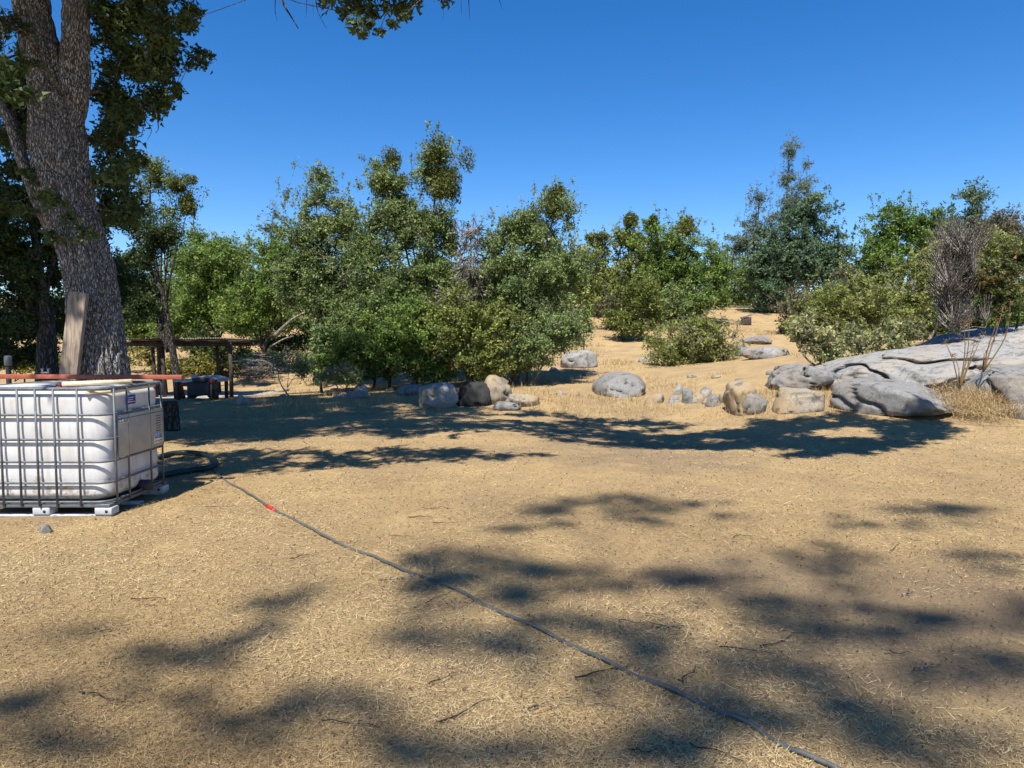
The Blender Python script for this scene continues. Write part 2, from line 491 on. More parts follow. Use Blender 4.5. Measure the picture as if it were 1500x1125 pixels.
def auto_tree(name, label, cat, group, base_px, Y, ells, lmat, bmat, dens=1.0, trunk_r=0.16, lpx=2.7, mist=None, rc_px=15, seed=0, fork=None, **kw):
    """ells: (px, py, rpx, rpy[, dy]) in photograph pixels at distance Y"""
    bx = at(base_px, 520, Y)[0]; base = np.array([bx, Y, gz(bx, Y) - 0.05])
    E = [ell(e[0], e[1], e[2], e[3], Y + (e[4] if len(e) > 4 else 0)) for e in ells]
    r = np.random.default_rng(seed)
    cl = []; area = 0
    for e, raw in zip(E, ells):
        a = math.pi * raw[2] * raw[3]; area += a
        n = max(5, int(a / (math.pi * rc_px ** 2) * 3.0))
        cl.append(clumps_in(e, n, 1.15 * rc_px * Y / F, r))
    cl = np.concatenate(cl)
    cl[:, 2] = np.maximum(cl[:, 2], H(cl[:, 0], cl[:, 1]) + 0.25 * cl[:, 3])
    top = max(E, key=lambda e: e[2])
    spr = []                                                  # sprigs that break the outline
    for e in E:
        for _ in range(max(3, int(len(cl) / len(E) * .35))):
            d_ = r.normal(size=3); d_[2] = abs(d_[2]) * 1.1 - .15; d_ /= np.linalg.norm(d_)
            q_ = r.uniform(.35, .7) * rc_px * Y / F
            spr.append([*(e[:3] + d_ * e[3:] * r.uniform(1.0, 1.28)), q_ * .7, q_ * .7, q_ * 1.5])
    spr = np.array(spr); spr[:, 2] = np.maximum(spr[:, 2], H(spr[:, 0], spr[:, 1]) + .3 * spr[:, 3])
    wts = np.exp(r.normal(size=len(cl)) * .55) * np.where(r.uniform(size=len(cl)) < .12, .1, 1)
    wts = np.concatenate([wts, np.full(len(spr), 1.1)]); cl = np.vstack([cl, spr])
    tp = top[:3] + np.array([0, 0, top[5] * 0.4])
    main = [base, base * .6 + tp * .4 + np.array([r.normal() * .15, 0, 0]), tp] if fork is None else [base] + [at(p[0], p[1], Y) for p in fork] + [tp]
    trunks = [np.array(main)]
    for e in E:
        if e is not top:
            s = base + (tp - base) * 0.25
            trunks.append(np.array([s, (s + e[:3]) / 2 + np.array([0, 0, .1 * np.linalg.norm(e[:3] - s)]), e[:3]]))
    nleaf = int(area * 0.80 * dens)
    return make_tree(name, label, cat, group, trunks, cl, nleaf, 1.72 * lpx * Y / F, lmat, bmat, trunk_r,
                     mist=[ell(*m_, Y - .3) for m_ in (mist or [])], seed=seed, wts=wts, **kw)

# ------------------------------------------------------------------ rocks
_ico = {}
def ico(sub):
    if sub not in _ico:
        import bmesh
        bm = bmesh.new(); bmesh.ops.create_icosphere(bm, subdivisions=sub, radius=1)
        _ico[sub] = (np.array([v.co[:] for v in bm.verts]), np.array([[v.index for v in f.verts] for f in bm.faces])); bm.free()
    return _ico[sub]

def rock(name, label, box, Y, mat, depth=None, seed=0, sq=2.6, sub=4, rough=0.16, rz=0.0, group=None, tilt=0, sink=0.25, cat="rock", planes=6, auto=True, world=None):
    """box = x0,y0,x1,y1 in photograph pixels at distance Y"""
    x0, y0, x1, y1 = box
    if Y is None or auto: Y = ground_px((x0 + x1) / 2, y1)[1]
    s = Y / F
    c = at((x0 + x1) / 2, y1, Y); top = at((x0 + x1) / 2, y0, Y)
    rx = (x1 - x0) / 2 * s; h = top[2] - c[2]; ry = depth / 2 if depth else rx * 0.75
    if world:
        c = np.array([world[0], world[1], gz(world[0], world[1])]); rx, ry = world[2], world[3]; h = world[4] - c[2]; Y = world[1] - ry * .3; sub = 6 if rx > 1.2 else 5
    V, T = ico(sub); r = np.random.default_rng(seed + 900)
    U = V.copy()
    U = np.sign(U) * np.abs(U) ** (2 / sq); U /= (np.abs(U) ** sq).sum(1)[:, None] ** (1 / sq)
    for _ in range(planes):                                   # cleaved faces
        nrm = r.normal(size=3); nrm[2] = abs(nrm[2]) * .6; nrm /= np.linalg.norm(nrm); d = r.uniform(0.62, 0.9)
        e = np.maximum(0, U @ nrm - d); U = U - e[:, None] * nrm * 0.85
    sc = np.array([rx, ry, h / (2 - 2 * sink)])
    W = U * sc
    q = W / max(rx, 0.3)
    n1 = fbm3(q * 1.7 + seed * 7.1, seed, 4) - .5; n2 = fbm3(q * 7 + seed, seed + 3, 3) - .5
    crack = np.abs(fbm3(q * 1.3 + seed * 3.3, seed + 9, 2) - .5)
    W = W * (1 + rough * 1.6 * n1 + rough * 0.6 * n2 - rough * 1.5 * np.exp(-(crack / 0.014) ** 2))[:, None]
    if tilt: 
        ct, st_ = math.cos(tilt), math.sin(tilt); W = np.stack([W[:, 0] * ct - W[:, 2] * st_, W[:, 1], W[:, 0] * st_ + W[:, 2] * ct], 1)
    cz, szz = math.cos(rz), math.sin(rz)
    W = np.stack([W[:, 0] * cz - W[:, 1] * szz, W[:, 0] * szz + W[:, 1] * cz, W[:, 2]], 1)
    W[:, 2] -= W[:, 2].min()
    W[:, 2] *= (h * (1 + sink)) / W[:, 2].max(); W[:, 2] -= h * sink
    o = mesh_np(name, W, T, mat, smooth=True)
    o.location = (c[0], Y + ry * .3, c[2])
    return setp(o, label, cat, group)

# ------------------------------------------------------------------ the big oak at the left
OY = 9.6
def opx(x, y, Y=OY): return at(x, y, Y)
ob = opx(146, 560); obx = ob[0]; obz = gz(obx, OY)
main_c = [np.array([obx + .02, OY, obz - .15]), np.array([obx, OY, obz + .35]), opx(143, 520), opx(137, 450), opx(131, 400), opx(117, 350), opx(101, 300), opx(92, 250), opx(85, 190), opx(74, 120), opx(54, 50), opx(42, -30), opx(32, -140)]
main_r = [.52, .41, .36, .33, .32, .32, .33, .345, .33, .27, .225, .21, .18]
stem_c = [opx(100, 210), opx(108, 130), opx(111, 60), opx(111, -20), opx(122, -160), opx(140, -320)]
stem_r = [.14, .19, .165, .16, .15, .11]
limb_c = [opx(85, 345), opx(52, 285), opx(28, 220), opx(4, 160), opx(-60, 60)]
limb_r = [.12, .085, .07, .06, .05]

def bark_tube(P, R, nring, nside, seed, amp):
    P2 = spline(P, nring); R2 = spline(np.column_stack([R, R, R]), nring)[:, 0]
    th = np.arange(nside) * 2 * math.pi / nside
    L = np.concatenate([[0], np.cumsum(np.linalg.norm(np.diff(P2, axis=0), axis=1))])
    TH, LL = np.meshgrid(th, L); RR = np.repeat(R2[:, None], nside, 1)
    # furrowed bark: ridges that run up the trunk, broken into plates
    pc = np.stack([np.cos(TH) * RR * 23, np.sin(TH) * RR * 23, LL * 6.0], -1).reshape(-1, 3)
    w = fbm3(pc * .5, seed + 5, 2) - .5
    f = noise3(pc + w[:, None] * 2.2, seed); f2 = noise3(pc * 2.1 + 9, seed + 1)
    ridge = 1 - np.abs(2 * f - 1); ridge2 = 1 - np.abs(2 * f2 - 1)
    d = -amp * np.clip(ridge - 0.55, 0, 1) * 2.2 - amp * .35 * ridge2 + amp * .5
    lump = (fbm3(np.stack([np.cos(TH) * 1.3, np.sin(TH) * 1.3, LL * .7], -1).reshape(-1, 3) + seed, seed + 7, 3) - .5) * 0.14
    RR = RR * (1 + lump.reshape(RR.shape)) + d.reshape(RR.shape)
    Tn = np.gradient(P2, axis=0); Tn /= np.linalg.norm(Tn, axis=1)[:, None]
    A = np.cross(Tn, np.array([0, 1.0, 0])); A /= np.linalg.norm(A, axis=1)[:, None]; B = np.cross(Tn, A)
    V = P2[:, None] + RR[..., None] * (np.cos(TH)[..., None] * A[:, None] + np.sin(TH)[..., None] * B[:, None])
    k = np.arange(nring - 1)[:, None] * nside; j = np.arange(nside)[None]; j2 = (j + 1) % nside
    Q = np.stack([k + j, k + j2, k + nside + j2, k + nside + j], -1).reshape(-1, 4)
    return V.reshape(-1, 3), Q

# clumps of the oak crown: what shows at the top left, and the canopy overhead that throws the shade band
oc = []
def oadd(px, py, r_px, Y=OY, n=1, jitter=0.0):
    for _ in range(n):
        p = at(px + rng.normal() * jitter, py + rng.normal() * jitter, Y + rng.normal() * .4); s = r_px * Y / F * rng.uniform(.75, 1.25)
        oc.append([*p, s, s, s * .75])
for (a, b_, r_, n) in [(180, 20, 26, 5), (235, 40, 24, 5), (270, 25, 20, 3), (285, 85, 16, 3), (230, 95, 26, 6), (180, 80, 28, 6), (170, 140, 26, 5), (230, 150, 20, 4),
                       (262, 135, 13, 2), (170, 200, 24, 5), (165, 260, 26, 5), (200, 235, 15, 2), (175, 310, 24, 5), (160, 20, 25, 4), (215, 10, 28, 4), (190, 170, 22, 4)]:
    for _ in range(n): oadd(a, b_, r_, OY + .9 + rng.normal() * .5, 1, r_ * .45)
for (a, b_, r_, Y_) in [(20, 40, 25, 8.6), (35, 90, 25, 8.6), (10, 120, 30, 8.6), (45, 255, 18, 8.8), (70, 290, 20, 8.8), (40, 310, 16, 8.7), (100, 320, 16, 8.9), (125, 345, 14, 8.9), (80, 345, 12, 8.9),
                        (15, 200, 25, 10.5), (-20, 300, 40, 10.8)]:
    oadd(a, b_, r_, Y_)
for (a, b_, r_) in [(475, -8, 20), (520, 5, 22), (545, 22, 16), (580, 8, 22), (560, -15, 25), (610, -8, 18), (650, -8, 14), (505, 18, 10), (590, 25, 10), (540, 36, 13), (555, 46, 9), (530, 48, 8), (520, 32, 12), (575, 36, 9)]:
    oadd(a, b_, r_, 8.2)
n_visible = len(oc)

def above(gx_, gy_, z):                   # where a leaf clump at height z must hang to shade a ground spot
    return np.array([gx_ - SH[0] * z, gy_ - SH[1] * z, z])

band = []
r_b = np.random.default_rng(5)
def band_edges(px):
    xs = [180, 260, 420, 560, 700, 830, 930, 1050, 1180, 1290, 1390]
    lo = np.interp(px, xs, [745, 705, 690, 683, 678, 672, 668, 662, 672, 668, 640])
    hi = np.interp(px, xs, [606, 606, 594, 592, 594, 604, 614, 622, 610, 598, 604])
    return lo, hi
tries = 0
while len(band) < 850 and tries < 9000:
    tries += 1
    px = r_b.uniform(190, 1385); lo, hi = band_edges(px)
    g_lo, g_hi = ground_px(px, lo - 4), ground_px(px, hi + 3)
    gyv = r_b.uniform(g_lo[1], g_hi[1]); gxv = (px - 750) / F * gyv
    rad = r_b.uniform(.15, .36)
    if noise2(np.array([gxv * .55 + 40]), np.array([gyv * .8]), 77)[0] < (0.38 if gxv < .5 else .44): continue
    gzv = gz(gxv, gyv)
    z = (1.75 + .49 * gyv + rad) / (1 + .49 * SH[1]) + r_b.uniform(.2, 2.6)
    p = above(gxv, gyv, z - gzv); p[2] += gzv
    band.append([*p, rad, rad, rad * .6, 1.5])
band = np.array(band)
left_band = band[band[:, 0] < 0.8]; right_band = band[band[:, 0] >= 0.8]
# dense upper crown over the trunk: keeps the trunk and the trees behind it in shade
up_c = []
for _ in range(300):
    X, Yv, Z = r_b.uniform(-14, -3.2), r_b.uniform(4.5, 13.5), r_b.uniform(7.4, 12.5)
    if Z < 1.9 + .5 * Yv + .7: continue
    if X > -5.2 and Yv < 6.5: continue
    up_c.append([X, Yv, Z, .8, .8, .5, 1.9])
oak_cl = np.vstack([np.column_stack([np.array(oc), np.ones(len(oc))]), left_band, np.array(up_c)])
V1, Q1 = bark_tube(main_c, main_r, 430, 230, 3, 0.040)
V2, Q2 = bark_tube(stem_c, stem_r, 240, 130, 4, 0.022)
V3, Q3 = bark_tube(limb_c, limb_r, 130, 80, 5, 0.014)
oak = make_tree("oak_tree", "huge leaning oak with furrowed grey trunk behind the caged water tank", "tree", None,
                [np.array(main_c), np.array(stem_c), np.array(limb_c)], oak_cl, 190000, 0.088, L_OAK, B_GREY, .4, trunk_obj=True, zmin_attach=3.2, seed=1, twig=8, spread=.22, hang=.1, wts=np.concatenate([np.full(len(oc), 5.0), np.full(len(oak_cl) - len(oc), 1.0)]))
tb = np.array(oak.location)
mesh_np("trunk", V1 - tb, Q1, B_OAK, oak, smooth=True)
mesh_np("stem", V2 - tb, Q2, B_OAK, oak, smooth=True)
mesh_np("limb", V3 - tb, Q3, B_OAK, oak, smooth=True)
# bare hanging twigs
for (pts, r0) in [([(412, -20), (415, 5), (425, 22), (437, 42)], .018), ([(404, -10), (403, 15), (406, 30)], .006), ([(462, -10), (465, 15), (478, 42)], .007), ([(450, -10), (449, 12), (448, 26)], .005),
                  ([(650, -10), (649, 30)], .004), ([(675, -10), (676, 22)], .004), ([(686, -12), (688, 30)], .006), ([(728, -10), (736, 14)], .005), ([(457, -8), (459, 22)], .004),
                  ([(205, 150), (212, 175), (207, 200)], .01), ([(225, 150), (232, 185), (228, 195)], .01), ([(212, 175), (222, 190), (216, 205)], .006), ([(240, 80), (258, 95), (270, 108)], .006)]:
    P = spline([at(a, b_, 8.2) for a, b_ in pts], 9); Geo().tube(P - tb, np.linspace(r0, r0 * .3, 9), 5).build("bare_twig", B_DARK, oak)

# out of frame, but their shade lies on the ground in the photograph
rb_base = np.array([10.8, 4.0, gz(10.8, 4.0) - .1])
make_tree("oak_tree", "oak at the side of the clearing shading the track by the rock outcrop", "tree", None,
          [np.array([rb_base, rb_base + [-.3, .2, 3], rb_base + [-1.2, .6, 6], rb_base + [-2.5, 1, 8.5]])], right_band, 30000, 0.088, L_OAK, B_OAK, .33, zmin_attach=3.5, seed=2, twig=7, spread=.22)
dap = []
for (a, b_, rx_, ry_) in [(600, 830, 60, 20), (690, 822, 70, 16), (790, 850, 60, 25), (880, 742, 70, 15), (940, 750, 40, 10), (1035, 745, 28, 7), (780, 775, 45, 7), (820, 890, 60, 32), (860, 940, 70, 26),
                          (930, 850, 55, 16), (1000, 840, 60, 20), (1060, 870, 50, 16), (1230, 805, 75, 14), (1390, 755, 65, 10), (1480, 820, 50, 15), (1310, 770, 50, 7), (1100, 960, 70, 34), (1250, 960, 80, 40),
                          (1300, 900, 80, 22), (1400, 930, 80, 32), (1450, 1000, 60, 40), (900, 1000, 50, 20), (640, 920, 50, 22), (400, 890, 50, 15), (210, 1000, 75, 32), (300, 955, 40, 16), (380, 1080, 90, 30),
                          (500, 1040, 70, 24), (100, 1085, 90, 26), (560, 1100, 80, 20), (700, 1085, 80, 24), (850, 1090, 80, 26), (1000, 1095, 60, 20), (1180, 1050, 60, 26), (15, 1040, 35, 20), (1150, 900, 60, 20),
                          (1480, 900, 40, 30), (1050, 1020, 60, 30), (930, 930, 50, 22), (740, 960, 40, 18), (1400, 1080, 80, 26), (1280, 1060, 60, 26), (700, 870, 50, 14), (-60, 1000, 60, 40)]:
    gq = ground_px(a, b_); s = gq[1] / F; wx = rx_ * s; wy = ry_ * s * gq[1] / 1.52
    for _ in range(6):
        z = rng.uniform(15, 23); q = gq[:2] + rng.normal(size=2) * np.array([wx, wy]) * .8
        p = above(q[0], q[1], z); rr = min(.5, rng.uniform(.3, .75) * max(.2, (wx + wy) / 2))
        dap.append([*p, rr * rng.uniform(.8, 1.7), rr, rr * .5])
bk = np.array([-2.5, -9.0, -.05])
make_tree("oak_tree", "tall oak behind the viewer, its thin dappled shade on the straw", "tree", None,
          [np.array([bk, bk + [.2, .3, 6], bk + [.6, 0, 12], bk + [1.5, -1, 19]])], np.array(dap), 10500, 0.085, L_OAK, B_OAK, .36, zmin_attach=9, seed=3, twig=7, spread=.4)

# ------------------------------------------------------------------ trees and shrubs
auto_tree("oak_tree", "dark shaded oak standing close behind the huge leaning oak", "tree", None, 66, 14.0,
          [(20, 380, 70, 110), (30, 470, 80, 40, 1.5), (-20, 280, 60, 80), (110, 300, 50, 70, 1), (60, 200, 60, 60, 1.5), (10, 120, 50, 80, 1), (150, 420, 50, 60, 2), (10, 520, 60, 25, 2)], L_OAK, B_DARK, 1.7, .26, 3.2, seed=11, fork=[(68, 480), (62, 420)])
auto_tree("oak_tree", "dark leaning double trunked oak above the lean-to roof", "tree", None, 262, 20.5,
          [(205, 380, 40, 60), (215, 440, 35, 40), (190, 320, 30, 45), (240, 345, 32, 30)], L_OAK, B_DARK, 1.0, .13, 2.6, seed=12, fork=[(240, 440), (215, 385)])
auto_tree("oak_tree", "thin tall oak with olive mistletoe balls beside the big trunk", "tree", None, 236, 22.5,
          [(222, 255, 22, 35), (262, 272, 30, 28), (278, 300, 14, 20), (240, 310, 28, 22)], L_BLUE, B_DARK, .42, .14, 2.4, mist=[(222, 258, 15, 22), (262, 272, 18, 12), (279, 298, 10, 15)], seed=13, fork=[(232, 420), (220, 330)])
auto_tree("oak_tree", "bushy bright green live oak right behind the lean-to", "tree", None, 318, 29.0,
          [(300, 400, 62, 60), (285, 450, 55, 40), (330, 375, 45, 38), (345, 450, 50, 45), (260, 480, 50, 30)], L_GREEN, B_DARK, 1.3, .14, 2.4, seed=14)
auto_tree("oak_tree", "green live oak with pale slanting limb near the brush pile", "tree", None, 378, 27.5,
          [(400, 400, 48, 55), (375, 440, 45, 40), (420, 440, 42, 36), (440, 400, 40, 55), (360, 470, 40, 28)], L_GREEN, B_DARK, 1.3, .13, 2.4, seed=15, fork=[(390, 500), (412, 478)])
auto_tree("oak_tree", "blue oak with forked pale trunk left of the tall mistletoe oak", "tree", None, 474, 23.5,
          [(465, 290, 45, 50), (455, 340, 45, 55), (480, 400, 60, 55), (510, 350, 40, 55), (455, 440, 40, 32), (520, 455, 50, 50), (430, 400, 35, 50)], L_BLUE, B_GREY, 1.1, .12, 2.5, seed=16, fork=[(466, 490), (462, 430)])
auto_tree("oak_tree", "tallest blue oak of the thicket topped by two mistletoe clumps", "tree", None, 610, 22.5,
          [(565, 265, 38, 38), (640, 250, 36, 48), (560, 330, 55, 55), (630, 340, 50, 55), (590, 420, 85, 70), (650, 400, 40, 60), (560, 480, 80, 60), (640, 480, 60, 60), (600, 325, 50, 50), (540, 380, 50, 50)], L_BLUE, B_GREY, 1.15, .15, 2.5,
          mist=[(640, 232, 22, 26), (648, 268, 20, 24), (575, 250, 24, 24), (655, 285, 14, 14)], seed=17)
auto_tree("oak_tree", "blue oak leaning over the track beside the dead tangle", "tree", None, 752, 22.0,
          [(815, 305, 34, 36), (770, 330, 38, 34), (775, 400, 75, 50), (810, 430, 50, 60), (745, 460, 65, 60), (800, 480, 60, 50), (720, 420, 45, 50), (735, 355, 40, 36), (830, 390, 40, 50), (790, 350, 45, 40)], L_BLUE, B_GREY, 1.15, .13, 2.5, mist=[(812, 300, 15, 22)], seed=18)
auto_tree("dead_tree", "bare grey dead oak tangle between the two tallest thicket oaks", "dead tree", None, 688, 21.6,
          [(690, 345, 35, 30), (690, 400, 42, 45), (670, 440, 35, 30)], L_BROWN, B_DEAD, .10, .12, 2.2, seed=19, twig=26, rc_px=20, hang=.5)
auto_tree("shrub", "deep green leafy shrub at the foot of the tallest thicket oak", "shrub", None, 570, 20.6,
          [(560, 500, 75, 52), (610, 490, 60, 60), (520, 525, 50, 34), (590, 530, 60, 28), (640, 530, 40, 28)], L_GREEN, B_DARK, 1.1, .06, 2.8, seed=20, rc_px=12)
auto_tree("shrub", "yellowish green shrub behind the near black boulder", "shrub", None, 690, 20.4,
          [(690, 515, 60, 44), (720, 480, 60, 50), (660, 480, 45, 60), (720, 535, 40, 22)], L_SHRUB, B_DARK, 1.1, .06, 2.7, seed=21, rc_px=12)
auto_tree("shrub", "grey green drooping shrub overhanging the edge of the track", "shrub", None, 775, 20.6,
          [(790, 490, 60, 40), (755, 515, 40, 26), (830, 480, 30, 40)], L_BLUE, B_GREY, .9, .05, 2.6, seed=22, rc_px=12)
auto_tree("shrub", "sparse sagebrush with bare grey stems by the brush pile", "shrub", None, 425, 19.0,
          [(425, 530, 30, 18), (440, 545, 18, 16), (405, 520, 16, 12)], L_BLUE, B_DEAD, .45, .03, 2.4, seed=23, rc_px=9, twig=9)
auto_tree("shrub", "low straggly shrub between the fallen rocks and forked oak", "shrub", None, 505, 19.2,
          [(500, 545, 24, 20), (520, 555, 18, 14), (480, 555, 14, 12)], L_BLUE, B_DEAD, .5, .03, 2.4, seed=24, rc_px=9, twig=9)
auto_tree("shrub", "sunlit yellow green bush seen past the lamp post", "shrub", None, 30, 21.0,
          [(30, 532, 45, 22), (-10, 525, 30, 24), (80, 535, 25, 18)], L_YEL, B_DARK, .9, .04, 2.8, seed=25, rc_px=10)
auto_tree("shrub", "shaded leafy bush with yellowing leaves behind the lean-to posts", "shrub", None, 245, 27.0,
          [(250, 545, 40, 22), (300, 535, 40, 24), (210, 520, 30, 24)], L_YEL, B_DARK, .55, .04, 2.6, seed=26, rc_px=10)
auto_tree("shrub", "grey green shrub round the forked pale trunk", "shrub", None, 470, 20.8, [(470, 525, 46, 34), (482, 497, 32, 34)], L_BLUE, B_DARK, 1.0, .05, 2.6, seed=300, rc_px=11)
auto_tree("shrub", "low green shrub above the flat dark edged slab", "shrub", None, 545, 20.8, [(545, 540, 48, 24), (557, 512, 33, 24)], L_GREEN, B_DARK, 1.0, .05, 2.6, seed=301, rc_px=11)
auto_tree("shrub", "grey green shrub behind the white topped boulder", "shrub", None, 630, 20.8, [(630, 530, 45, 32), (642, 502, 31, 32)], L_BLUE, B_DARK, 1.0, .05, 2.6, seed=302, rc_px=11)
auto_tree("shrub", "yellowing low shrub behind the tallest rounded boulder", "shrub", None, 705, 20.8, [(705, 540, 40, 24), (717, 512, 28, 24)], L_SHRUB, B_DARK, 1.0, .05, 2.6, seed=303, rc_px=11)
auto_tree("shrub", "low grey shrub trailing onto the track edge", "shrub", None, 770, 20.8, [(770, 528, 40, 28), (782, 500, 28, 28)], L_BLUE, B_DARK, 1.0, .05, 2.6, seed=304, rc_px=11)
auto_tree("shrub", "dark leafy shrub added as shade directly behind the lean-to", "shrub", None, 325, 27.5, [(325, 522, 48, 28), (300, 505, 36, 24)], L_OAK, B_DARK, 1.0, .05, 2.6, seed=310, rc_px=11)  # added shrub, stands in for the dark shade beneath the trees
auto_tree("shrub", "dark shrub added as shade under the pale slanting limb", "shrub", None, 405, 28.5, [(402, 508, 36, 20), (440, 500, 30, 22)], L_OAK, B_DARK, .9, .05, 2.6, seed=311, rc_px=11)  # second added shrub, darkens the bright gap under the trees
auto_tree("sapling", "small green sapling with one thin stem beside the track", "sapling", None, 855, 30.0,
          [(856, 462, 18, 22), (862, 480, 14, 12), (848, 480, 12, 12)], L_GREEN, B_DARK, .8, .05, 2.3, seed=27, rc_px=8)
auto_tree("oak_tree", "round dark oak with leaning trunk in front of the hillside oaks", "tree", None, 905, 36.0,
          [(935, 430, 40, 34), (925, 465, 38, 36), (955, 460, 32, 32)], L_SHRUB, B_DARK, 1.0, .17, 2.4, seed=28, rc_px=11, leaf_tone=(.25, .2))
auto_tree("shrub", "wide rounded manzanita shrub alone on the straw slope", "shrub", None, 1015, 26.0,
          [(1010, 500, 60, 38), (985, 515, 45, 30), (1048, 502, 40, 38), (1010, 478, 40, 22)], L_SHRUB, B_DEAD, .85, .06, 2.5, seed=29, rc_px=11, twig=9)
T_H = "oaks on the hillside"
auto_tree("oak_tree", "hillside oak with rusty mistletoe on its left crown", "tree", T_H, 880, 48.0,
          [(880, 370, 35, 28), (915, 350, 32, 28), (880, 420, 55, 48), (900, 455, 50, 32), (845, 410, 35, 55), (940, 380, 40, 40)], L_SHRUB, B_DARK, .9, .22, 2.4, mist=[(875, 352, 16, 10), (925, 328, 16, 16)], seed=30, rc_px=12)
auto_tree("oak_tree", "hillside oak of fresh green between the round oak and the pines", "tree", T_H, 985, 44.0,
          [(975, 390, 45, 40), (1000, 430, 65, 48), (960, 350, 36, 32), (1045, 415, 42, 45), (1005, 370, 45, 40)], L_GREEN, B_DARK, 1.0, .22, 2.4, mist=[(957, 325, 9, 12), (1004, 338, 15, 13)], seed=31, rc_px=12)
auto_tree("oak_tree", "airy pale crowned oak rising behind the fresh green hillside oak", "tree", T_H, 1010, 54.0,
          [(1010, 335, 24, 26), (985, 345, 25, 25), (1045, 360, 22, 16), (1030, 400, 40, 30)], L_BLUE, B_GREY, .6, .2, 2.2, seed=32, rc_px=10)
auto_tree("pine_tree", "tall grey pine with the highest tip on the skyline", "tree", None, 1150, 60.0,
          [(1155, 222, 9, 22), (1152, 262, 18, 26), (1150, 305, 28, 30), (1140, 350, 46, 40), (1135, 400, 55, 45), (1160, 300, 25, 35)], L_PINE, B_GREY, .95, .3, 2.6, seed=33, rc_px=9, aspect=.22)
auto_tree("pine_tree", "slim grey pine close beside the tallest pine", "tree", None, 1184, 61.0,
          [(1182, 245, 6, 16), (1182, 275, 11, 22), (1182, 315, 20, 30)], L_PINE, B_GREY, .9, .2, 2.6, seed=34, rc_px=8, aspect=.22)
auto_tree("pine_tree", "rounded grey pine left of the tallest pine", "tree", None, 1105, 57.0,
          [(1112, 295, 16, 24), (1103, 340, 26, 32), (1095, 385, 36, 44), (1085, 360, 22, 36)], L_PINE, B_GREY, 1.1, .25, 2.5, seed=35, rc_px=10, aspect=.25)
auto_tree("oak_tree", "dark blue green oak with drooping limbs below the pines", "tree", None, 1125, 50.0,
          [(1190, 315, 36, 36), (1215, 360, 30, 36), (1130, 400, 50, 50), (1180, 400, 62, 62), (1125, 445, 38, 28), (1225, 400, 36, 48), (1150, 350, 40, 40)], L_TEAL, B_DARK, 1.2, .26, 2.5, seed=36, rc_px=12)
auto_tree("oak_tree", "broad green oak on the ridge above the yellow green shrubs", "tree", None, 1310, 42.0,
          [(1315, 325, 42, 40), (1290, 355, 32, 40), (1350, 345, 40, 42), (1300, 385, 60, 36), (1355, 390, 40, 30)], L_GREEN, B_DARK, 1.15, .24, 2.4, seed=37, rc_px=12, leaf_tone=(.35, .2))
auto_tree("oak_tree", "ridge oak with one leafy tuft standing clear of its crown", "tree", None, 1420, 45.0,
          [(1425, 290, 24, 24), (1395, 325, 40, 28), (1440, 335, 40, 40), (1370, 350, 32, 36), (1400, 370, 50, 34)], L_TEAL, B_DARK, 1.15, .22, 2.4, seed=38, rc_px=11)
auto_tree("oak_tree", "brownish half bare oak at the end of the ridge", "tree", None, 1480, 38.0,
          [(1480, 330, 40, 34), (1450, 350, 30, 30), (1510, 350, 40, 40)], L_BROWN, B_GREY, .7, .2, 2.3, seed=39, rc_px=12, twig=10)
auto_tree("shrub", "broad yellow green chaparral shrub beside the track", "shrub", None, 1225, 23.0,
          [(1240, 430, 65, 40), (1210, 470, 60, 45), (1270, 470, 60, 45)], L_SHRUB, B_DEAD, 1.0, .07, 2.6, seed=40, rc_px=12)
auto_tree("shrub", "yellow green chaparral shrub behind the grey bare shrub", "shrub", None, 1350, 24.0,
          [(1350, 410, 50, 45), (1325, 450, 45, 45), (1380, 380, 35, 30), (1460, 370, 45, 35)], L_SHRUB, B_DEAD, 1.0, .07, 2.6, seed=41, rc_px=12)
auto_tree("shrub", "pale large leaved bush spilling onto the lichen boulder", "shrub", None, 1205, 18.0,
          [(1195, 500, 40, 34), (1225, 520, 40, 24), (1175, 480, 22, 26)], L_PALE, B_DEAD, .55, .04, 3.4, seed=42, rc_px=11)
auto_tree("shrub", "pale bush with russet leaves above the main rock slab", "shrub", None, 1290, 18.4,
          [(1285, 505, 42, 26), (1320, 490, 34, 24), (1255, 500, 30, 30)], L_PALE, B_DEAD, .5, .04, 3.2, seed=43, rc_px=11, leaf_tone=(.3, .25))
auto_tree("shrub", "tall grey leafless shrub of upright twigs behind the rock slab", "shrub", None, 1402, 17.5,
          [(1405, 390, 26, 55), (1385, 430, 32, 50), (1420, 440, 32, 50), (1400, 480, 40, 25)], L_BROWN, B_DEAD, .10, .05, 2.4, seed=44, rc_px=22, twig=30, hang=-1.6)
auto_tree("shrub", "glossy green bush with reddening leaves beside the grey bare shrub", "shrub", None, 1468, 17.2,
          [(1460, 400, 30, 42), (1470, 440, 34, 34), (1490, 380, 30, 36)], L_RED, B_DARK, .85, .05, 3.4, seed=45, rc_px=12, leaf_tone=(.35, .22))
bgi = 0
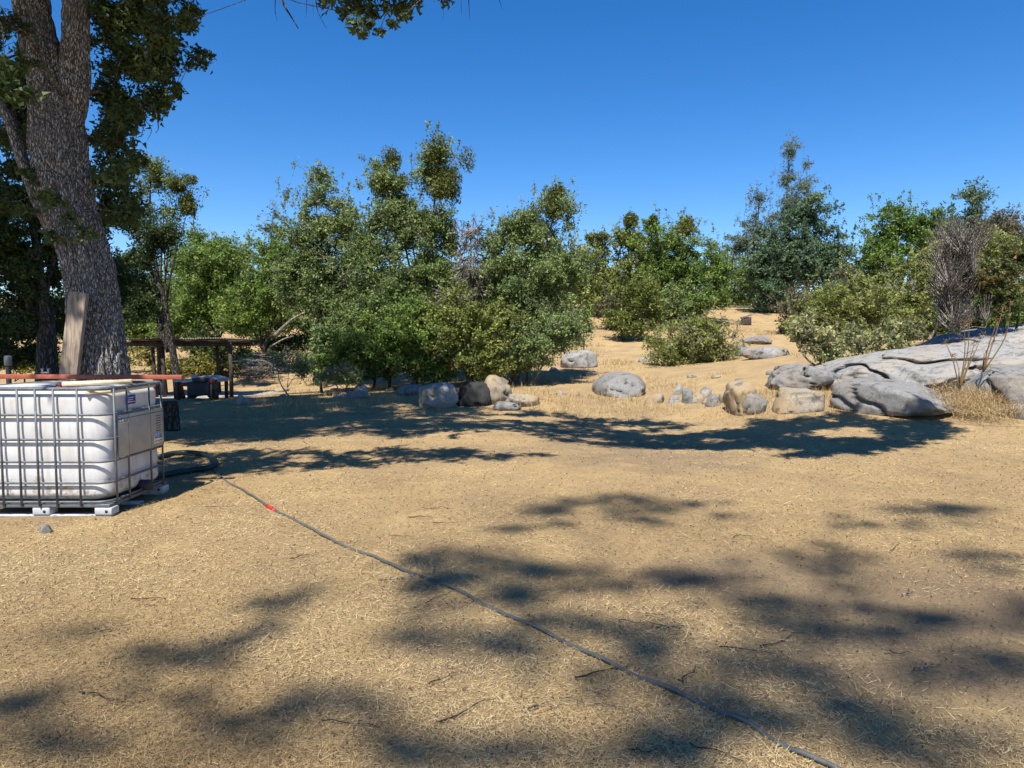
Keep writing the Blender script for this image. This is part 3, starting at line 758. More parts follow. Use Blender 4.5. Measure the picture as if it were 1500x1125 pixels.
for (bx_, Y_, top_, w_, mt_, lb) in [(345, 55, 345, 40, L_BLUE, "far oak showing above the bushy live oak"), (400, 60, 300, 24, L_PINE, "far thin grey pine left of the forked oak"), (720, 62, 360, 50, L_SHRUB, "far oak seen through the dead tangle"),
                                     (850, 70, 375, 45, L_SHRUB, "far oak behind the leaning thicket oak"), (1060, 66, 370, 40, L_BLUE, "far oak left of the rounded pine"), (1262, 62, 385, 40, L_GREEN, "far oak filling the gap right of the pines"),
                                     (205, 34, 395, 75, L_GREEN, "mid distance oak in the gap right of the big trunk"), (300, 46, 365, 60, L_GREEN, "oak rising behind the bushy live oak"), (250, 60, 400, 60, L_GREEN, "far oak behind the leaning double trunk"), (160, 50, 400, 70, L_OAK, "far oak hidden behind the big trunk"), (520, 60, 400, 70, L_BLUE, "far oak behind the forked oak"), (1400, 60, 360, 60, L_GREEN, "far oak behind the ridge oaks"),
                                     (620, 64, 400, 60, L_SHRUB, "far oak behind the tallest thicket oak"), (940, 66, 385, 50, L_SHRUB, "far oak behind the hillside oaks"), (30, 40, 420, 90, L_OAK, "far shaded oak beyond the lamp post")]:
    bgi += 1
    auto_tree("pine_tree" if mt_ is L_PINE else "oak_tree", lb, "tree", None, bx_, Y_, [(bx_, top_ + 30, w_, 32), (bx_ - w_ * .3, top_ + 75, w_ * 1.1, 45), (bx_ + w_ * .5, top_ + 70, w_, 45)], mt_, B_DARK, .7 if mt_ is not L_PINE else .3, .2, 2.5, seed=60 + bgi, rc_px=13)

hr = np.random.default_rng(8)
HS = [(hr.uniform(170, 1500), hr.uniform(30, 58)) for _ in range(58)]
for i, (bx_, Y_) in enumerate(HS):
    if 1060 < bx_ < 1160 and Y_ < 48: continue                      # the path stays clear
    if Y_ < 37 and 800 < bx_ < 1160: continue
    gy_ = 500 - (gz((bx_ - 750) / F * Y_, Y_) - 1.52) / Y_ * F
    w_, h_ = hr.uniform(38, 68), hr.uniform(32, 56)
    auto_tree("shrub", "olive green chaparral bush among the trees of the far hillside", "shrub", "chaparral bushes on the far hillside", bx_, Y_,
              [(bx_, gy_ - h_ * .7, w_, h_ * .8), (bx_ + hr.normal() * 18, gy_ - h_ * 1.1, w_ * .6, h_ * .7)], [L_SHRUB, L_GREEN, L_BLUE, L_BROWN][i % 4], B_DARK, .8, .07, 2.6, seed=200 + i, rc_px=12)

# ------------------------------------------------------------------ rocks
rock("boulder", "long pale granite slab, main slope of the rock outcrop", (1175, 500, 1430, 612), 14.2, G_PALE, 3.4, 1, 2.4, tilt=.3, rough=.2, world=(9.4, 16.0, 2.2, 2.6, 1.5))
rock("boulder", "low shaded granite hump in front of the main slab", (1235, 545, 1385, 640), 12.2, G_GREY, 2.0, 2, 2.3, rough=.10, world=(7.25, 13.1, 1.05, 1.25, 0.82))
rock("boulder", "smooth grey granite slab at the end of the outcrop", (1395, 525, 1580, 632), 12.0, G_GREY, 2.2, 3, 2.5, rough=.10, world=(10.0, 13.4, 1.5, 1.8, 1.2), tilt=.15)
rock("boulder", "rounded granite crest topping the outcrop behind dry weeds", (1400, 486, 1600, 560), 15.6, G_PALE, 2.5, 4, 2.6, rough=.12, world=(12.9, 17.6, 2.3, 1.7, 2.0), tilt=.12)
rock("boulder", "undercut granite block wedged below the rounded crest", (1395, 508, 1500, 560), 14.6, G_GREY, 1.2, 5, 3.0, rough=.14, world=(10.7, 15.0, .95, .7, 1.45))
rock("boulder", "lichen blotched boulder under the pale large leaved bush", (1125, 532, 1225, 600), 15.0, G_GREY, 1.6, 6, 2.5, rough=.22, world=(6.5, 15.5, 0.8, 0.9, 1.02))
rock("boulder", "flat tan rock face set against the lichen boulder", (1132, 568, 1205, 602), 14.2, G_BROWN, .7, 7, 3.5, rough=.12)
rock("boulder", "split angular boulder pointing up beside the round faced rock", (1060, 556, 1112, 604), 15.0, G_BROWN, .9, 8, 3.2, rough=.2, tilt=.25)
rock("boulder", "round faced grey rock leaning on the split boulder", (1084, 572, 1124, 606), 14.4, G_GREY, .5, 9, 2.1, rough=.12)
rock("boulder", "smooth sloping granite slab alone beside the track", (872, 546, 948, 578), 19.5, G_GREY, 3.2, 10, 2.0, rough=.09, tilt=.3, planes=2, sink=.5)
rock("boulder", "low granite ledge at the foot of the leaning oak", (818, 512, 876, 538), 23.5, G_PALE, 1.2, 11, 2.4, rough=.16)
rock("boulder", "flat granite sheet flush with the upper path", (1098, 508, 1156, 524), 30.0, G_PALE, 2.5, 12, 2.4, rough=.1)
rock("boulder", "flat grey sheet of rock highest up the path", (1088, 492, 1132, 503), 36.0, G_GREY, 2, 13, 2.4, rough=.1)
rock("boulder", "rounded rock tucked against the manzanita shrub", (1078, 505, 1098, 522), 28.0, G_GREY, .6, 14, 2.2)
for i, (bx0, by0, bx1, by1, lb) in enumerate([(946, 576, 978, 590, "dark low rock at the near end of the row of small rocks"), (975, 580, 1000, 590, "flat pale stone second in the row of small rocks"), (996, 568, 1022, 590, "upright grey stone midway along the row of small rocks"),
                                              (1006, 576, 1034, 590, "pale wedge stone touching the upright grey stone"), (1024, 566, 1046, 582, "dark capped stone at the back of the row"), (1030, 578, 1062, 594, "broad grey stone near the split boulder"),
                                              (1048, 574, 1070, 590, "small grey stone against the split boulder"), (985, 562, 1003, 578, "pale stone just below the manzanita shrub")]):
    rock("small_rock", lb, (bx0, by0, bx1, by1), 17.0 + .2 * (i % 3), [G_BROWN, G_PALE, G_GREY][i % 3], None, 30 + i, 2.6, 3, .26, rz=i, group="row of small rocks", sink=.7)
rock("boulder", "angular cracked block set between the main slab and the low hump", (1200, 560, 1262, 604), 14, G_BROWN, 1.0, 51, 3.2, rough=.22, world=(7.55, 14.6, .62, .5, .72))
rock("boulder", "squared grey block stepping up behind the cleft straw", (1330, 520, 1400, 570), 14, G_GREY, 1.0, 52, 3.4, rough=.2, world=(9.0, 14.0, .7, .5, 1.0), tilt=.12)
sr = np.random.default_rng(19)
for i in range(26):
    a, b = (sr.uniform(790, 1150), sr.uniform(520, 596)) if i % 2 else (sr.uniform(400, 620), sr.uniform(556, 586))
    w_ = sr.uniform(5, 13)
    rock("stone", "little half buried stone on the straw slope", (a - w_, b - w_ * .55, a + w_, b), None, [G_GREY, G_PALE, G_BROWN][i % 3], None, 400 + i, 2.6, 3, .28, rz=i, group="little stones on the straw slope", sink=.6)
rock("boulder", "white topped boulder with furrowed side, left of the near black rock", (605, 560, 678, 596), 16.6, G_PALE, 1.0, 15, 2.5, rough=.22)
rock("boulder", "near black rock wedged between the two largest thicket boulders", (664, 558, 724, 594), 16.9, G_BLACK, .9, 16, 2.5, rough=.2)
rock("boulder", "tallest rounded brown and grey boulder by the track", (700, 549, 750, 590), 17.3, G_BROWN, .9, 17, 2.2, rough=.16)
rock("small_rock", "knobbly tan rock beside the tallest rounded boulder", (734, 577, 790, 594), 16.9, G_BROWN, .6, 18, 2.6, 4, .25)
rock("small_rock", "flat dark edged slab left of the white topped boulder", (578, 563, 626, 578), 17.8, G_GREY, .8, 19, 2.8, 4, .2)
rock("small_rock", "dark flat rock at the edge of the shade band", (720, 588, 765, 600), 15.8, G_GREY, .6, 20, 2.6, 4, .2)
rock("small_rock", "pale stone under the low straggly shrub", (520, 562, 540, 578), 18.0, G_PALE, None, 21, 2.4, 3)
rock("small_rock", "long dark stone beside the low straggly shrub", (505, 572, 545, 584), 17.4, G_GREY, .4, 22, 2.6, 3)
rock("boulder", "weathered pale boulder below the forked oak", (458, 538, 490, 562), 21.0, G_PALE, .8, 23, 2.4, 4, .2)
rock("small_rock", "white stone at the foot of the lean-to post", (346, 578, 358, 592), 18.4, G_PALE, None, 24, 2.3, 3)
rock("small_rock", "dark stone next to the white stone by the lean-to", (356, 582, 372, 593), 18.6, G_GREY, None, 25, 2.3, 3)
rock("small_rock", "grey stone in the straw before the water tank", (56, 769, 76, 781), 5.55, G_GREY, None, 26, 2.4, 3)

# ------------------------------------------------------------------ caged water tank
M_PLASTIC = None
def plasticmat():
    m, nt, b = newmat("white plastic")
    p = obj_pos(nt)
    n = noise_n(nt, 3.5, 6, .7, p); sep = nd(nt, "ShaderNodeSeparateXYZ"); nt.links.new(p, sep.inputs[0])
    n2 = noise_n(nt, 14, 6, .75, p)
    c = ramp(nt, n, [(0.35, (.50, .49, .465)), (0.65, (.61, .61, .61))])
    # rust brown dirt splashed on the lower part of the tank
    lowm = nd(nt, "ShaderNodeMapRange"); lowm.inputs[1].default_value = .75; lowm.inputs[2].default_value = .12; lowm.inputs[3].default_value = -.22; lowm.inputs[4].default_value = .12
    nt.links.new(sep.outputs[2], lowm.inputs[0])
    ad = nd(nt, "ShaderNodeMath", operation='ADD'); nt.links.new(lowm.outputs[0], ad.inputs[0]); nt.links.new(n2, ad.inputs[1])
    c = mixc(nt, ramp(nt, ad.outputs[0], [(0.56, (0, 0, 0)), (0.68, (.8, .8, .8))]), c, (.26, .18, .10))
    mp = nd(nt, "ShaderNodeMapping"); mp.inputs["Scale"].default_value = (9, 9, .8); nt.links.new(p, mp.inputs[0])
    rn = noise_n(nt, 1.6, 5, .7, mp.outputs[0])
    c = mixc(nt, ramp(nt, rn, [(0.52, (0, 0, 0)), (0.72, (.45, .45, .45))]), c, (.34, .28, .20))
    nt.links.new(c, b.inputs["Base Color"]); b.inputs["Roughness"].default_value = .45
    b.inputs["Subsurface Weight"].default_value = 0.0
    return m
M_PLASTIC = plasticmat()
M_GALV = simple("galvanised steel", (.13, .14, .15), .55, .3, 20, .3)
M_PLATE = simple("dull metal plate", (.36, .345, .31), .5, .2, 5, .25)
M_FOOT = simple("weathered grey plastic", (.42, .43, .44), .6, .2, 9)
M_BLUE = simple("blue sticker", (.03, .05, .28), .5, .15, 8)
M_WHITE = simple("white sticker", (.62, .60, .56), .6, .12, 18)
M_INK = simple("black print", (.03, .03, .035), .6, .1, 8)
M_RUST = simple("red oxide painted steel", (.30, .085, .05), .6, .25, 14)
M_RED = simple("red plastic", (.42, .03, .025), .45, .2, 10)
M_DRED = simple("faded dark red paint", (.16, .03, .02), .6, .3, 12)
M_PVC = simple("dirty pvc pipe", (.58, .49, .34), .55, .25, 14)
M_HOSE = simple("grey rubber hose", (.085, .09, .085), .55, .25, 25)
M_DHOSE = simple("dark green hose", (.018, .032, .03), .45, .3, 10)
M_WOOD = None
def woodmat(name, a, b_, c_):
    m, nt, b = newmat(name); p = obj_pos(nt)
    mp = nd(nt, "ShaderNodeMapping"); mp.inputs["Scale"].default_value = (22, 22, 1.4); nt.links.new(p, mp.inputs[0])
    f = noise_n(nt, 1.5, 6, .7, mp.outputs[0], .4)
    nt.links.new(ramp(nt, f, [(.32, a), (.5, b_), (.7, c_)]), b.inputs["Base Color"]); b.inputs["Roughness"].default_value = .85
    bumpn(nt, b, f, .5, .006); return m
M_WOOD = woodmat("weathered wood", (.10, .075, .055), (.27, .215, .165), (.40, .33, .26))
M_DWOOD = woodmat("dark old wood", (.02, .015, .012), (.065, .05, .04), (.13, .10, .08))

TX0, TX1, TY0, TY1 = -4.70, -3.50, 5.86, 6.86
tz = gz(-4.1, 6.3)
tank = setp(empty("water_tank", ((TX0 + TX1) / 2, (TY0 + TY1) / 2, tz)), "white plastic water tank in a grey metal cage on a pallet", "water tank")
hw, hd = .60, .50
def rrect(hx, hy, rad, z, n=8):
    P = []
    for cx_, cy_, a0 in ((hx - rad, hy - rad, 0), (-hx + rad, hy - rad, 90), (-hx + rad, -hy + rad, 180), (hx - rad, -hy + rad, 270)):
        for t in np.linspace(0, 90, n): P.append([cx_ + rad * math.cos(math.radians(a0 + t)), cy_ + rad * math.sin(math.radians(a0 + t)), z])
    return np.array(P)
# bottle: rounded box whose bands bulge between the cage rails
rails = [0.135, 0.30, 0.485, 0.68, 0.895]
rings = []
zs = np.linspace(.14, 1.10, 60)
for zz in zs:
    bulge = 0.0
    e_ = np.array(rails + [1.12])
    kk = np.searchsorted(e_, zz)
    if 0 < kk < len(e_): t = (zz - e_[kk - 1]) / (e_[kk] - e_[kk - 1]); bulge = .009 * math.sin(math.pi * t) ** .6
    edge = min(zz - .14, 1.10 - zz); ins = .055 * max(0, 1 - edge / .06) ** 2
    rings.append(rrect(hw - .035 + bulge - ins, hd - .035 + bulge - ins, .13, zz))
rings.append(rrect(hw - .30, hd - .25, .1, 1.115))
m_ = len(rings[0]); V = np.concatenate(rings); kq = np.arange(len(rings) - 1)[:, None] * m_; j = np.arange(m_)[None]; j2 = (j + 1) % m_
Q = np.stack([kq + j, kq + j2, kq + m_ + j2, kq + m_ + j], -1).reshape(-1, 4)
V = np.vstack([V, [[0, 0, 1.118]]]); T = np.stack([(len(rings) - 1) * m_ + np.arange(m_), (len(rings) - 1) * m_ + (np.arange(m_) + 1) % m_, np.full(m_, len(V) - 1)], 1)
mesh_np("bottle", V, [Q, T], M_PLASTIC, tank, smooth=True)
for zz in rails + [1.12]:
    P = rrect(hw, hd, .12, zz); P = np.vstack([P, P[:1]])
    Geo().tube(P, .011 if zz < 1.1 else .016, 8, False).build("cage_rail", M_GALV, tank, smooth=True)
def vbar(x_, y_):
    o_ = Geo().tube(np.array([[x_, y_, .10], [x_, y_, 1.12]]), .0095, 8).build("cage_bar", M_GALV, tank, smooth=True)
for x_ in (-.46, -.31, -.155, 0, .155, .36):
    vbar(x_, -hd - .012)
    vbar(x_, hd + .012)
for y_ in (-.40, -.20, .18, .40): vbar(hw + .012, y_); vbar(-hw - .012, y_)
Geo().box((hw + .014, -.36, .50), (hw + .020, .42, .875)).build("label_plate", M_PLATE, tank, bevel=.002)
pl = Geo().box((hw + .0215, -.36, .838), (hw + .0225, .42, .843)).build("plate_line", M_INK, tank)
st = Geo().box((hw + .0215, .22, .535), (hw + .0235, .40, .635)).build("sticker", M_WHITE, tank)
gg = Geo()
for q in range(9):                         # handwriting-like strokes, unreadable in the photograph
    y0_ = .235 + q * .0165; h_ = .028 + .018 * ((q * 7) % 3 == 0)
    gg.box((hw + .024, y0_, .585), (hw + .0245, y0_ + .006, .585 + h_)); gg.box((hw + .024, y0_, .585), (hw + .0245, y0_ + .0165, .591))
gg.box((hw + .024, .235, .555), (hw + .0245, .38, .560)); gg.build("print", M_INK, st)
st = Geo().box((hw - .012, -.165, .955), (hw - .008, -.02, 1.035)).build("blue_sticker", M_BLUE, tank)
gg = Geo()
for q, (a_, b_) in enumerate([(-.155, -.03), (-.155, -.06), (-.15, -.035)]): gg.box((hw - .0075, a_, .972 + q * .02), (hw - .007, b_, .979 + q * .02))
gg.build("print", M_WHITE, st)
gg = Geo()
for q in range(7): gg.box((hw + .0215, .27 + .004 * (q % 3), .655 + q * .024), (hw + .0225, .37 - .012 * (q % 2), .661 + q * .024))
gg.build("print", M_INK, tank)
st = Geo().box((hw + .0215, -.355, .80), (hw + .0232, -.20, .836)).build("sticker", M_WHITE, tank)
gg = Geo()
for q in range(6): gg.box((hw + .0235, -.345 + q * .022, .806), (hw + .024, -.333 + q * .022, .818 + .01 * (q % 2)))
gg.build("print", M_INK, st)
# pallet
g = Geo()
for yy in (-.44, 0, .44): g.box((-.60, yy - .05, 0), (.60, yy + .05, .018))
g.build("pallet_skid", M_FOOT, tank)
Geo().box((-.60, -.50, .085), (.60, .50, .115)).build("pallet_deck", M_GALV, tank, bevel=.006)
for xx in (-.54, 0, .54):
    for yy in (-.44, .44):
        f_ = Geo().box((xx - .075, yy - .06, .02), (xx + .075, yy + .06, .085)).build("pallet_foot", M_FOOT, tank, bevel=.008)
        Geo().tube(np.array([[xx + .03, yy - .0615, .05], [xx + .03, yy - .058, .05]]), .014, 10).build("painted_hole", M_INK, f_)  # solid black disc, the shade inside a hole put into its colour
v_ = Geo().tube(np.array([[hw - .05, .05, .17], [hw + .06, .05, .17]]), .05, 14).build("valve", M_INK, tank, smooth=True)
Geo().tube(np.array([[.02, -.05, 1.11], [.02, -.05, 1.15]]), .11, 20).build("fill_cap", M_RED, tank, smooth=True)
Geo().tube(np.array([[.10, -.30, 1.15], [.62, -.12, 1.165]]), .022, 10).build("pvc_pipe", M_PVC, tank, smooth=True)
Geo().tube(np.array([[.43, -.505, 1.085], [.595, -.37, 1.09], [.602, .30, 1.10]]), .016, 10).build("pvc_pipe", M_PVC, tank, smooth=True)
Geo().box((-.5, -.28, 1.118), (-.08, .2, 1.135)).build("top_board", M_FOOT, tank)

beam = Geo().box((-5.6, 6.87, 1.145 + tz), (-3.33, 6.93, 1.19 + tz)).build("steel_beam", M_RUST, None, bevel=.004)
setp(beam, "long red brown beam lying across the back of the water tank", "beam")
for v in beam.data.vertices: v.co.z += (v.co.x + 3.33) * -.004
fa = setp(empty("hose_tap", (-4.72, 6.90, 1.19 + tz)), "small galvanised double tap standing on the red brown beam", "tap")
Geo().tube(np.array([[-.04, 0, .02], [.04, 0, .02]]), .014, 8).build("pipe", M_GALV, fa)
for s_ in (-1, 1): Geo().tube(np.array([[s_ * .03, 0, -.005], [s_ * .03, 0, .06]]), .010, 8).tube(np.array([[s_ * .03 - .018, 0, .06], [s_ * .03 + .018, 0, .06]]), .006, 6).build("valve_handle", M_GALV, fa)
lp = setp(empty("path_lamp", at(13, 556, 8.5)), "grey headed lamp on a short dark post beyond the tank", "lamp")
zb = gz(lp.location.x, 8.5) - lp.location.z
Geo().tube(np.array([[0, 0, zb], [0, 0, .19]]), .03, 10).build("post", M_INK, lp)
Geo().tube(np.array([[0, 0, .17], [0, 0, .19], [0, 0, .29], [0, 0, .30]]), [.035, .042, .042, .02], 12).build("lamp_head", M_GALV, lp)

# plank against the trunk
a_, b_ = at(84, 600, 9.0), at(116, 428, 9.12); a_[2] = gz(a_[0], 9.0) - .03
pk = setp(empty("timber_plank", a_), "weathered timber plank leaning against the huge oak trunk", "plank")
ax = (b_ - a_); Lp = np.linalg.norm(ax); ax /= Lp; sx = np.cross(ax, [0, 1, .2]); sx /= np.linalg.norm(sx); sy = np.cross(ax, sx)
Mx = lambda W: W[:, :1] * sx + W[:, 1:2] * sy + W[:, 2:3] * ax
g = Geo(); 
zz_ = np.linspace(0, Lp, 24); prof = []
o_ = Geo().box((-.115, -.04, 0), (.115, .04, Lp), Mx).build("plank_board", M_WOOD, pk, bevel=.008)

# ------------------------------------------------------------------ hoses
def hose_pts(pts, lift):
    out = []
    for (a, b) in pts:
        q = ground_px(a, b); out.append([q[0], q[1], q[2] + lift])
    return np.array(out)
gh = [(262, 672), (285, 668), (305, 674), (318, 694), (350, 716), (386, 739), (440, 770), (490, 795), (540, 815), (590, 838), (640, 857), (690, 880), (740, 903), (800, 932), (850, 955), (900, 975), (950, 999), (1000, 1020), (1050, 1046), (1100, 1070), (1160, 1100), (1215, 1125), (1300, 1168)]
P = spline(hose_pts(gh, 0), 300); P[:, 2] = Hn(P[:, 0], P[:, 1]) + .011 + .006 * np.sin(np.arange(300) * .23)
P[:, 0] += .012 * np.sin(np.arange(300) * .11)
hs_o = setp(empty("garden_hose", P[0]), "thin grey garden hose with a red coupling stretched across the straw", "hose")
Geo().tube(P - P[0], .0105, 10).build("hose_tube", M_HOSE, hs_o, smooth=True)
ci = int(np.argmin(np.abs(750 + F * P[:, 0] / P[:, 1] - 386)))
Geo().tube(P[ci:ci + 4] - P[0] + np.array([0, 0, .002]), .017, 12).build("coupling", M_RED, hs_o, smooth=True)
dh = [(225, 703), (250, 698), (280, 693), (305, 690), (316, 682), (306, 672), (280, 667), (255, 668), (232, 674)]
P = spline(hose_pts(dh, 0), 80); P[:, 2] = Hn(P[:, 0], P[:, 1]) + .035
setp(Geo().tube(P, .037, 12).build("suction_hose", M_DHOSE, None, smooth=True), "thick dark green hose looped on the ground by the tank", "hose")

# ------------------------------------------------------------------ lean-to shelter, table, machine
SY = 22.0
def spx(px, Y=SY): return at(px, 520, Y)[0]
sx0, sx1 = spx(222), spx(352)
zg = gz((sx0 + sx1) / 2, SY)
pad = Geo().box((spx(236), SY - 3.2, zg - .2), (spx(405), SY + 1.6, zg + .05)).build("concrete_pad", simple("old concrete", (.33, .32, .30), .9, .3, 4), None, bevel=.02)
setp(pad, kind="structure")
sh = setp(empty("shelter", ((sx0 + sx1) / 2, SY, zg)), "low dark wooden lean-to with a rusty corrugated roof", "shelter")
cx0 = (sx0 + sx1) / 2
ztop = at(300, 506, SY)[2] - zg
for (p_, yy_, zz_) in [(224, -.9, ztop - .05), (238, -.8, ztop - .02), (318, .9, ztop), (337, -.9, ztop), (232, .9, ztop - .05)]:
    xx = spx(p_, SY + yy_) - cx0
    r_ = rng.normal(size=2) * .03
    Geo().tube(np.array([[xx + r_[0] + .06, yy_, -.1], [xx + .02, yy_, ztop * .5], [xx, yy_, zz_]]), [.07, .06, .055], 8).build("post", M_DWOOD, sh)
for yy_ in (-.92, .92):
    Geo().box((sx0 - cx0 - .35, yy_ - .04, ztop - .02), (sx1 - cx0 + .1, yy_ + .04, ztop + .09)).build("roof_beam", M_DWOOD, sh)
for q in range(5):
    xx = (sx0 - cx0) + q * (sx1 - sx0) / 4
    Geo().box((xx - .035, -1.1, ztop + .09), (xx + .035, 1.1, ztop + .16)).build("rafter", M_DWOOD, sh)
M_TIN = simple("rusty tin", (.20, .16, .125), .6, .45, 5, .3)
for q in range(4):                          # roof sheets with real corrugation
    xa = sx0 - cx0 - .45 + q * .83; u = np.linspace(0, .88, 45); w_ = np.linspace(-1.25, 1.25, 3)
    U, W_ = np.meshgrid(u, w_); Vv = np.stack([xa + U, W_, ztop + .185 + .017 * np.sin(U * 2 * math.pi / .075) + .02 * (q % 2) - .02 * W_], -1).reshape(-1, 3)
    k_ = (np.arange(2)[:, None] * 45 + np.arange(44)[None]).ravel()
    o_ = mesh_np("roof_sheet", Vv, np.stack([k_, k_ + 1, k_ + 46, k_ + 45], 1), M_TIN, sh, smooth=True)
    sd = o_.modifiers.new("thickness", 'SOLIDIFY'); sd.thickness = .004
TYY = 19.6
txa, txb = at(262, 540, TYY)[0], at(330, 540, TYY)[0]; zt = gz(txa, TYY) + .05
ttop = at(300, 556, TYY)[2] - zt
tb_ = setp(empty("work_table", ((txa + txb) / 2, TYY, zt)), "cluttered work table with a grey top under the lean-to", "table")
wt = (txb - txa) / 2
Geo().box((-wt, -.4, ttop - .05), (wt, .4, ttop)).build("table_top", M_FOOT, tb_, bevel=.01)
for xx in (-wt + .12, wt - .12):
    for yy_ in (-.33, .33): Geo().box((xx - .04, yy_ - .04, -.05), (xx + .04, yy_ + .04, ttop - .05)).build("leg", M_DWOOD, tb_)
M_TARP = simple("grey tarp", (.30, .32, .33), .7, .3, 6)
V, T = ico(4); W = V * np.array([.42, .3, .13]); W *= (1 + .5 * (fbm3(V * 2.5, 4, 3) - .5))[:, None]; W[:, 2] = np.maximum(W[:, 2], -.0) 
o_ = mesh_np("tarp", W, T, M_TARP, smooth=True); o_.location = ((txa + txb) / 2 + .3, TYY, zt + ttop + .002); setp(o_, "crumpled grey tarp heaped on the work table", "tarp")
o_ = Geo().box((-.07, -.06, 0), (.07, .06, .14)).tube(np.array([[-.03, 0, .14], [-.03, 0, .17]]), .02, 8).build("canister", simple("pale blue metal", (.3, .36, .42), .5), None, bevel=.01); o_.location = ((txa + txb) / 2 - .18, TYY - .1, zt + ttop + .001); setp(o_, "small pale blue canister on the work table", "canister")
mc = setp(empty("engine", (at(296, 570, 18.9)[0], 18.9, gz(at(296, 570, 18.9)[0], 18.9) + .05)), "black engine block with red guards in front of the table", "engine")
Geo().box((-.32, -.22, .10), (.30, .22, .46)).box((-.2, -.18, .46), (.16, .18, .58)).build("engine_body", M_INK, mc, bevel=.03)
for (xx, zz, aa) in [(.37, .48, .0), (-.40, .40, .0)]:
    Geo().box((xx - .10, -.2, zz - .05), (xx + .10, -.06, zz + .06))  .build("guard", M_DRED, mc, bevel=.02)
for xx in (-.26, .28): Geo().tube(np.array([[xx, -.05, .13], [xx, .05, .13]]), .13, 18).build("wheel", M_INK, mc, smooth=True)
for xx in (-.3, .34): Geo().tube(np.array([[xx, -.2, .0], [xx, -.2, .42]]), .022, 8).build("leg", M_GALV, mc)
sq_ = ground_px(244, 632)
V, Q = bark_tube([sq_ + [0, .15, -.1], sq_ + [0, .15, .2], sq_ + [.0, .15, .50]], [.16, .14, .125], 60, 60, 9, .015)
V = np.vstack([V, sq_ + [0, .15, .50]]); Tt = np.stack([59 * 60 + np.arange(60), 59 * 60 + (np.arange(60) + 1) % 60, np.full(60, 3600)], 1)
setp(mesh_np("tree_stump", V, [Q, Tt], B_DARK, smooth=True), "dark tree stump in the shade right behind the water tank", "stump")
# a wooden box far up the path
q_ = ground_px(1092, 476)
nb = setp(empty("wooden_box", q_), "small dark wooden box with a grey lid up the path", "box")
Geo().box((-.26, -.25, 0), (.30, .25, .5)).build("box_body", M_DWOOD, nb, bevel=.02); Geo().box((-.22, -.29, .505), (.34, .29, .55), lambda W: W + np.stack([W[:, 0] * 0, W[:, 0] * 0, W[:, 0] * .35], 1)).build("lid", M_GALV, nb)
Geo().box((-.46, -.3, 0), (-.40, -.24, .42)).build("post", M_PVC, nb)

# brush pile: loose dead branches
def brush(px, py, w, h, n, seed, label):
    r = np.random.default_rng(seed); c = ground_px(px, py); root = setp(empty("brush_pile", c), label, "brush pile")
    for i in range(n):
        a = r.uniform(0, math.pi); L = r.uniform(.4, 1.2) * w; d = np.array([math.cos(a), math.sin(a) * .7, r.normal() * .22])
        o = np.array([r.normal() * w * .4, r.normal() * w * .3, abs(r.normal()) * h * .6 + .02])
        P = o + d * np.linspace(-.5, .5, 5)[:, None] * L + r.normal(size=(5, 3)) * .04 * L
        P[:, 2] = np.maximum(P[:, 2], H(P[:, 0] + c[0], P[:, 1] + c[1]) - c[2] + .01)
        r0 = r.uniform(.006, .022); Geo().tube(P, np.linspace(r0, r0 * .35, 5), 5).build("branch", B_DEAD, root)
brush(385, 556, 1.1, .8, 90, 3, "tangled grey brush pile right of the lean-to")
brush(445, 524, 1.0, .5, 50, 4, "low heap of dead branches under the forked oak")

# fallen pale limbs
for i, (pts, r0, Y_, lb) in enumerate([([(402, 492), (425, 470), (447, 457)], .07, 26.0, "pale dead limb slanting up out of the green live oak"), ([(396, 508), (415, 497), (428, 493)], .035, 25.0, "thin pale stick below the slanting dead limb")]):
    P = spline([at(a, b, Y_) for a, b in pts], 12)
    setp(Geo().tube(P, np.linspace(r0, r0 * .5, 12), 8).build("dead_limb", B_DEAD, None, smooth=True), lb, "branch")

# dry weeds growing from the rock cleft
for i, (bx_, by_, tips) in enumerate([(1405, 570, [(1412, 470), (1420, 472), (1398, 520), (1440, 490), (1385, 500), (1428, 500)]), (1440, 545, [(1470, 450), (1480, 445), (1462, 470), (1455, 500)])]):
    b0 = at(bx_, by_, 12.6); root = setp(empty("dry_weed", b0), ["spindly dry thistle clump rooted in the rock cleft", "leaning dry thistle stalk with seed heads above the cleft"][i], "weed")
    for tx_, ty_ in tips:
        tp_ = at(tx_, ty_, 12.6 + rng.normal() * .15); md = (b0 + tp_) / 2 + np.array([rng.normal() * .06, 0, .03])
        P = spline([b0, md, tp_], 9) - b0
        s_ = Geo().tube(P, np.linspace(.014, .004, 9), 5)
        for q in range(6):
            t0 = P[4 + q % 5]; s_.tube(np.array([t0, t0 + [rng.normal() * .06, rng.normal() * .06, .06 + .05 * rng.random()]]), [.004, .002], 4)
        for q in range(14):
            h0 = P[-1] + rng.normal(size=3) * .025; s_.tube(np.array([h0, h0 + rng.normal(size=3) * .022]), [.007, .002], 4)
        s_.build("stalk", L_STRAW, root)

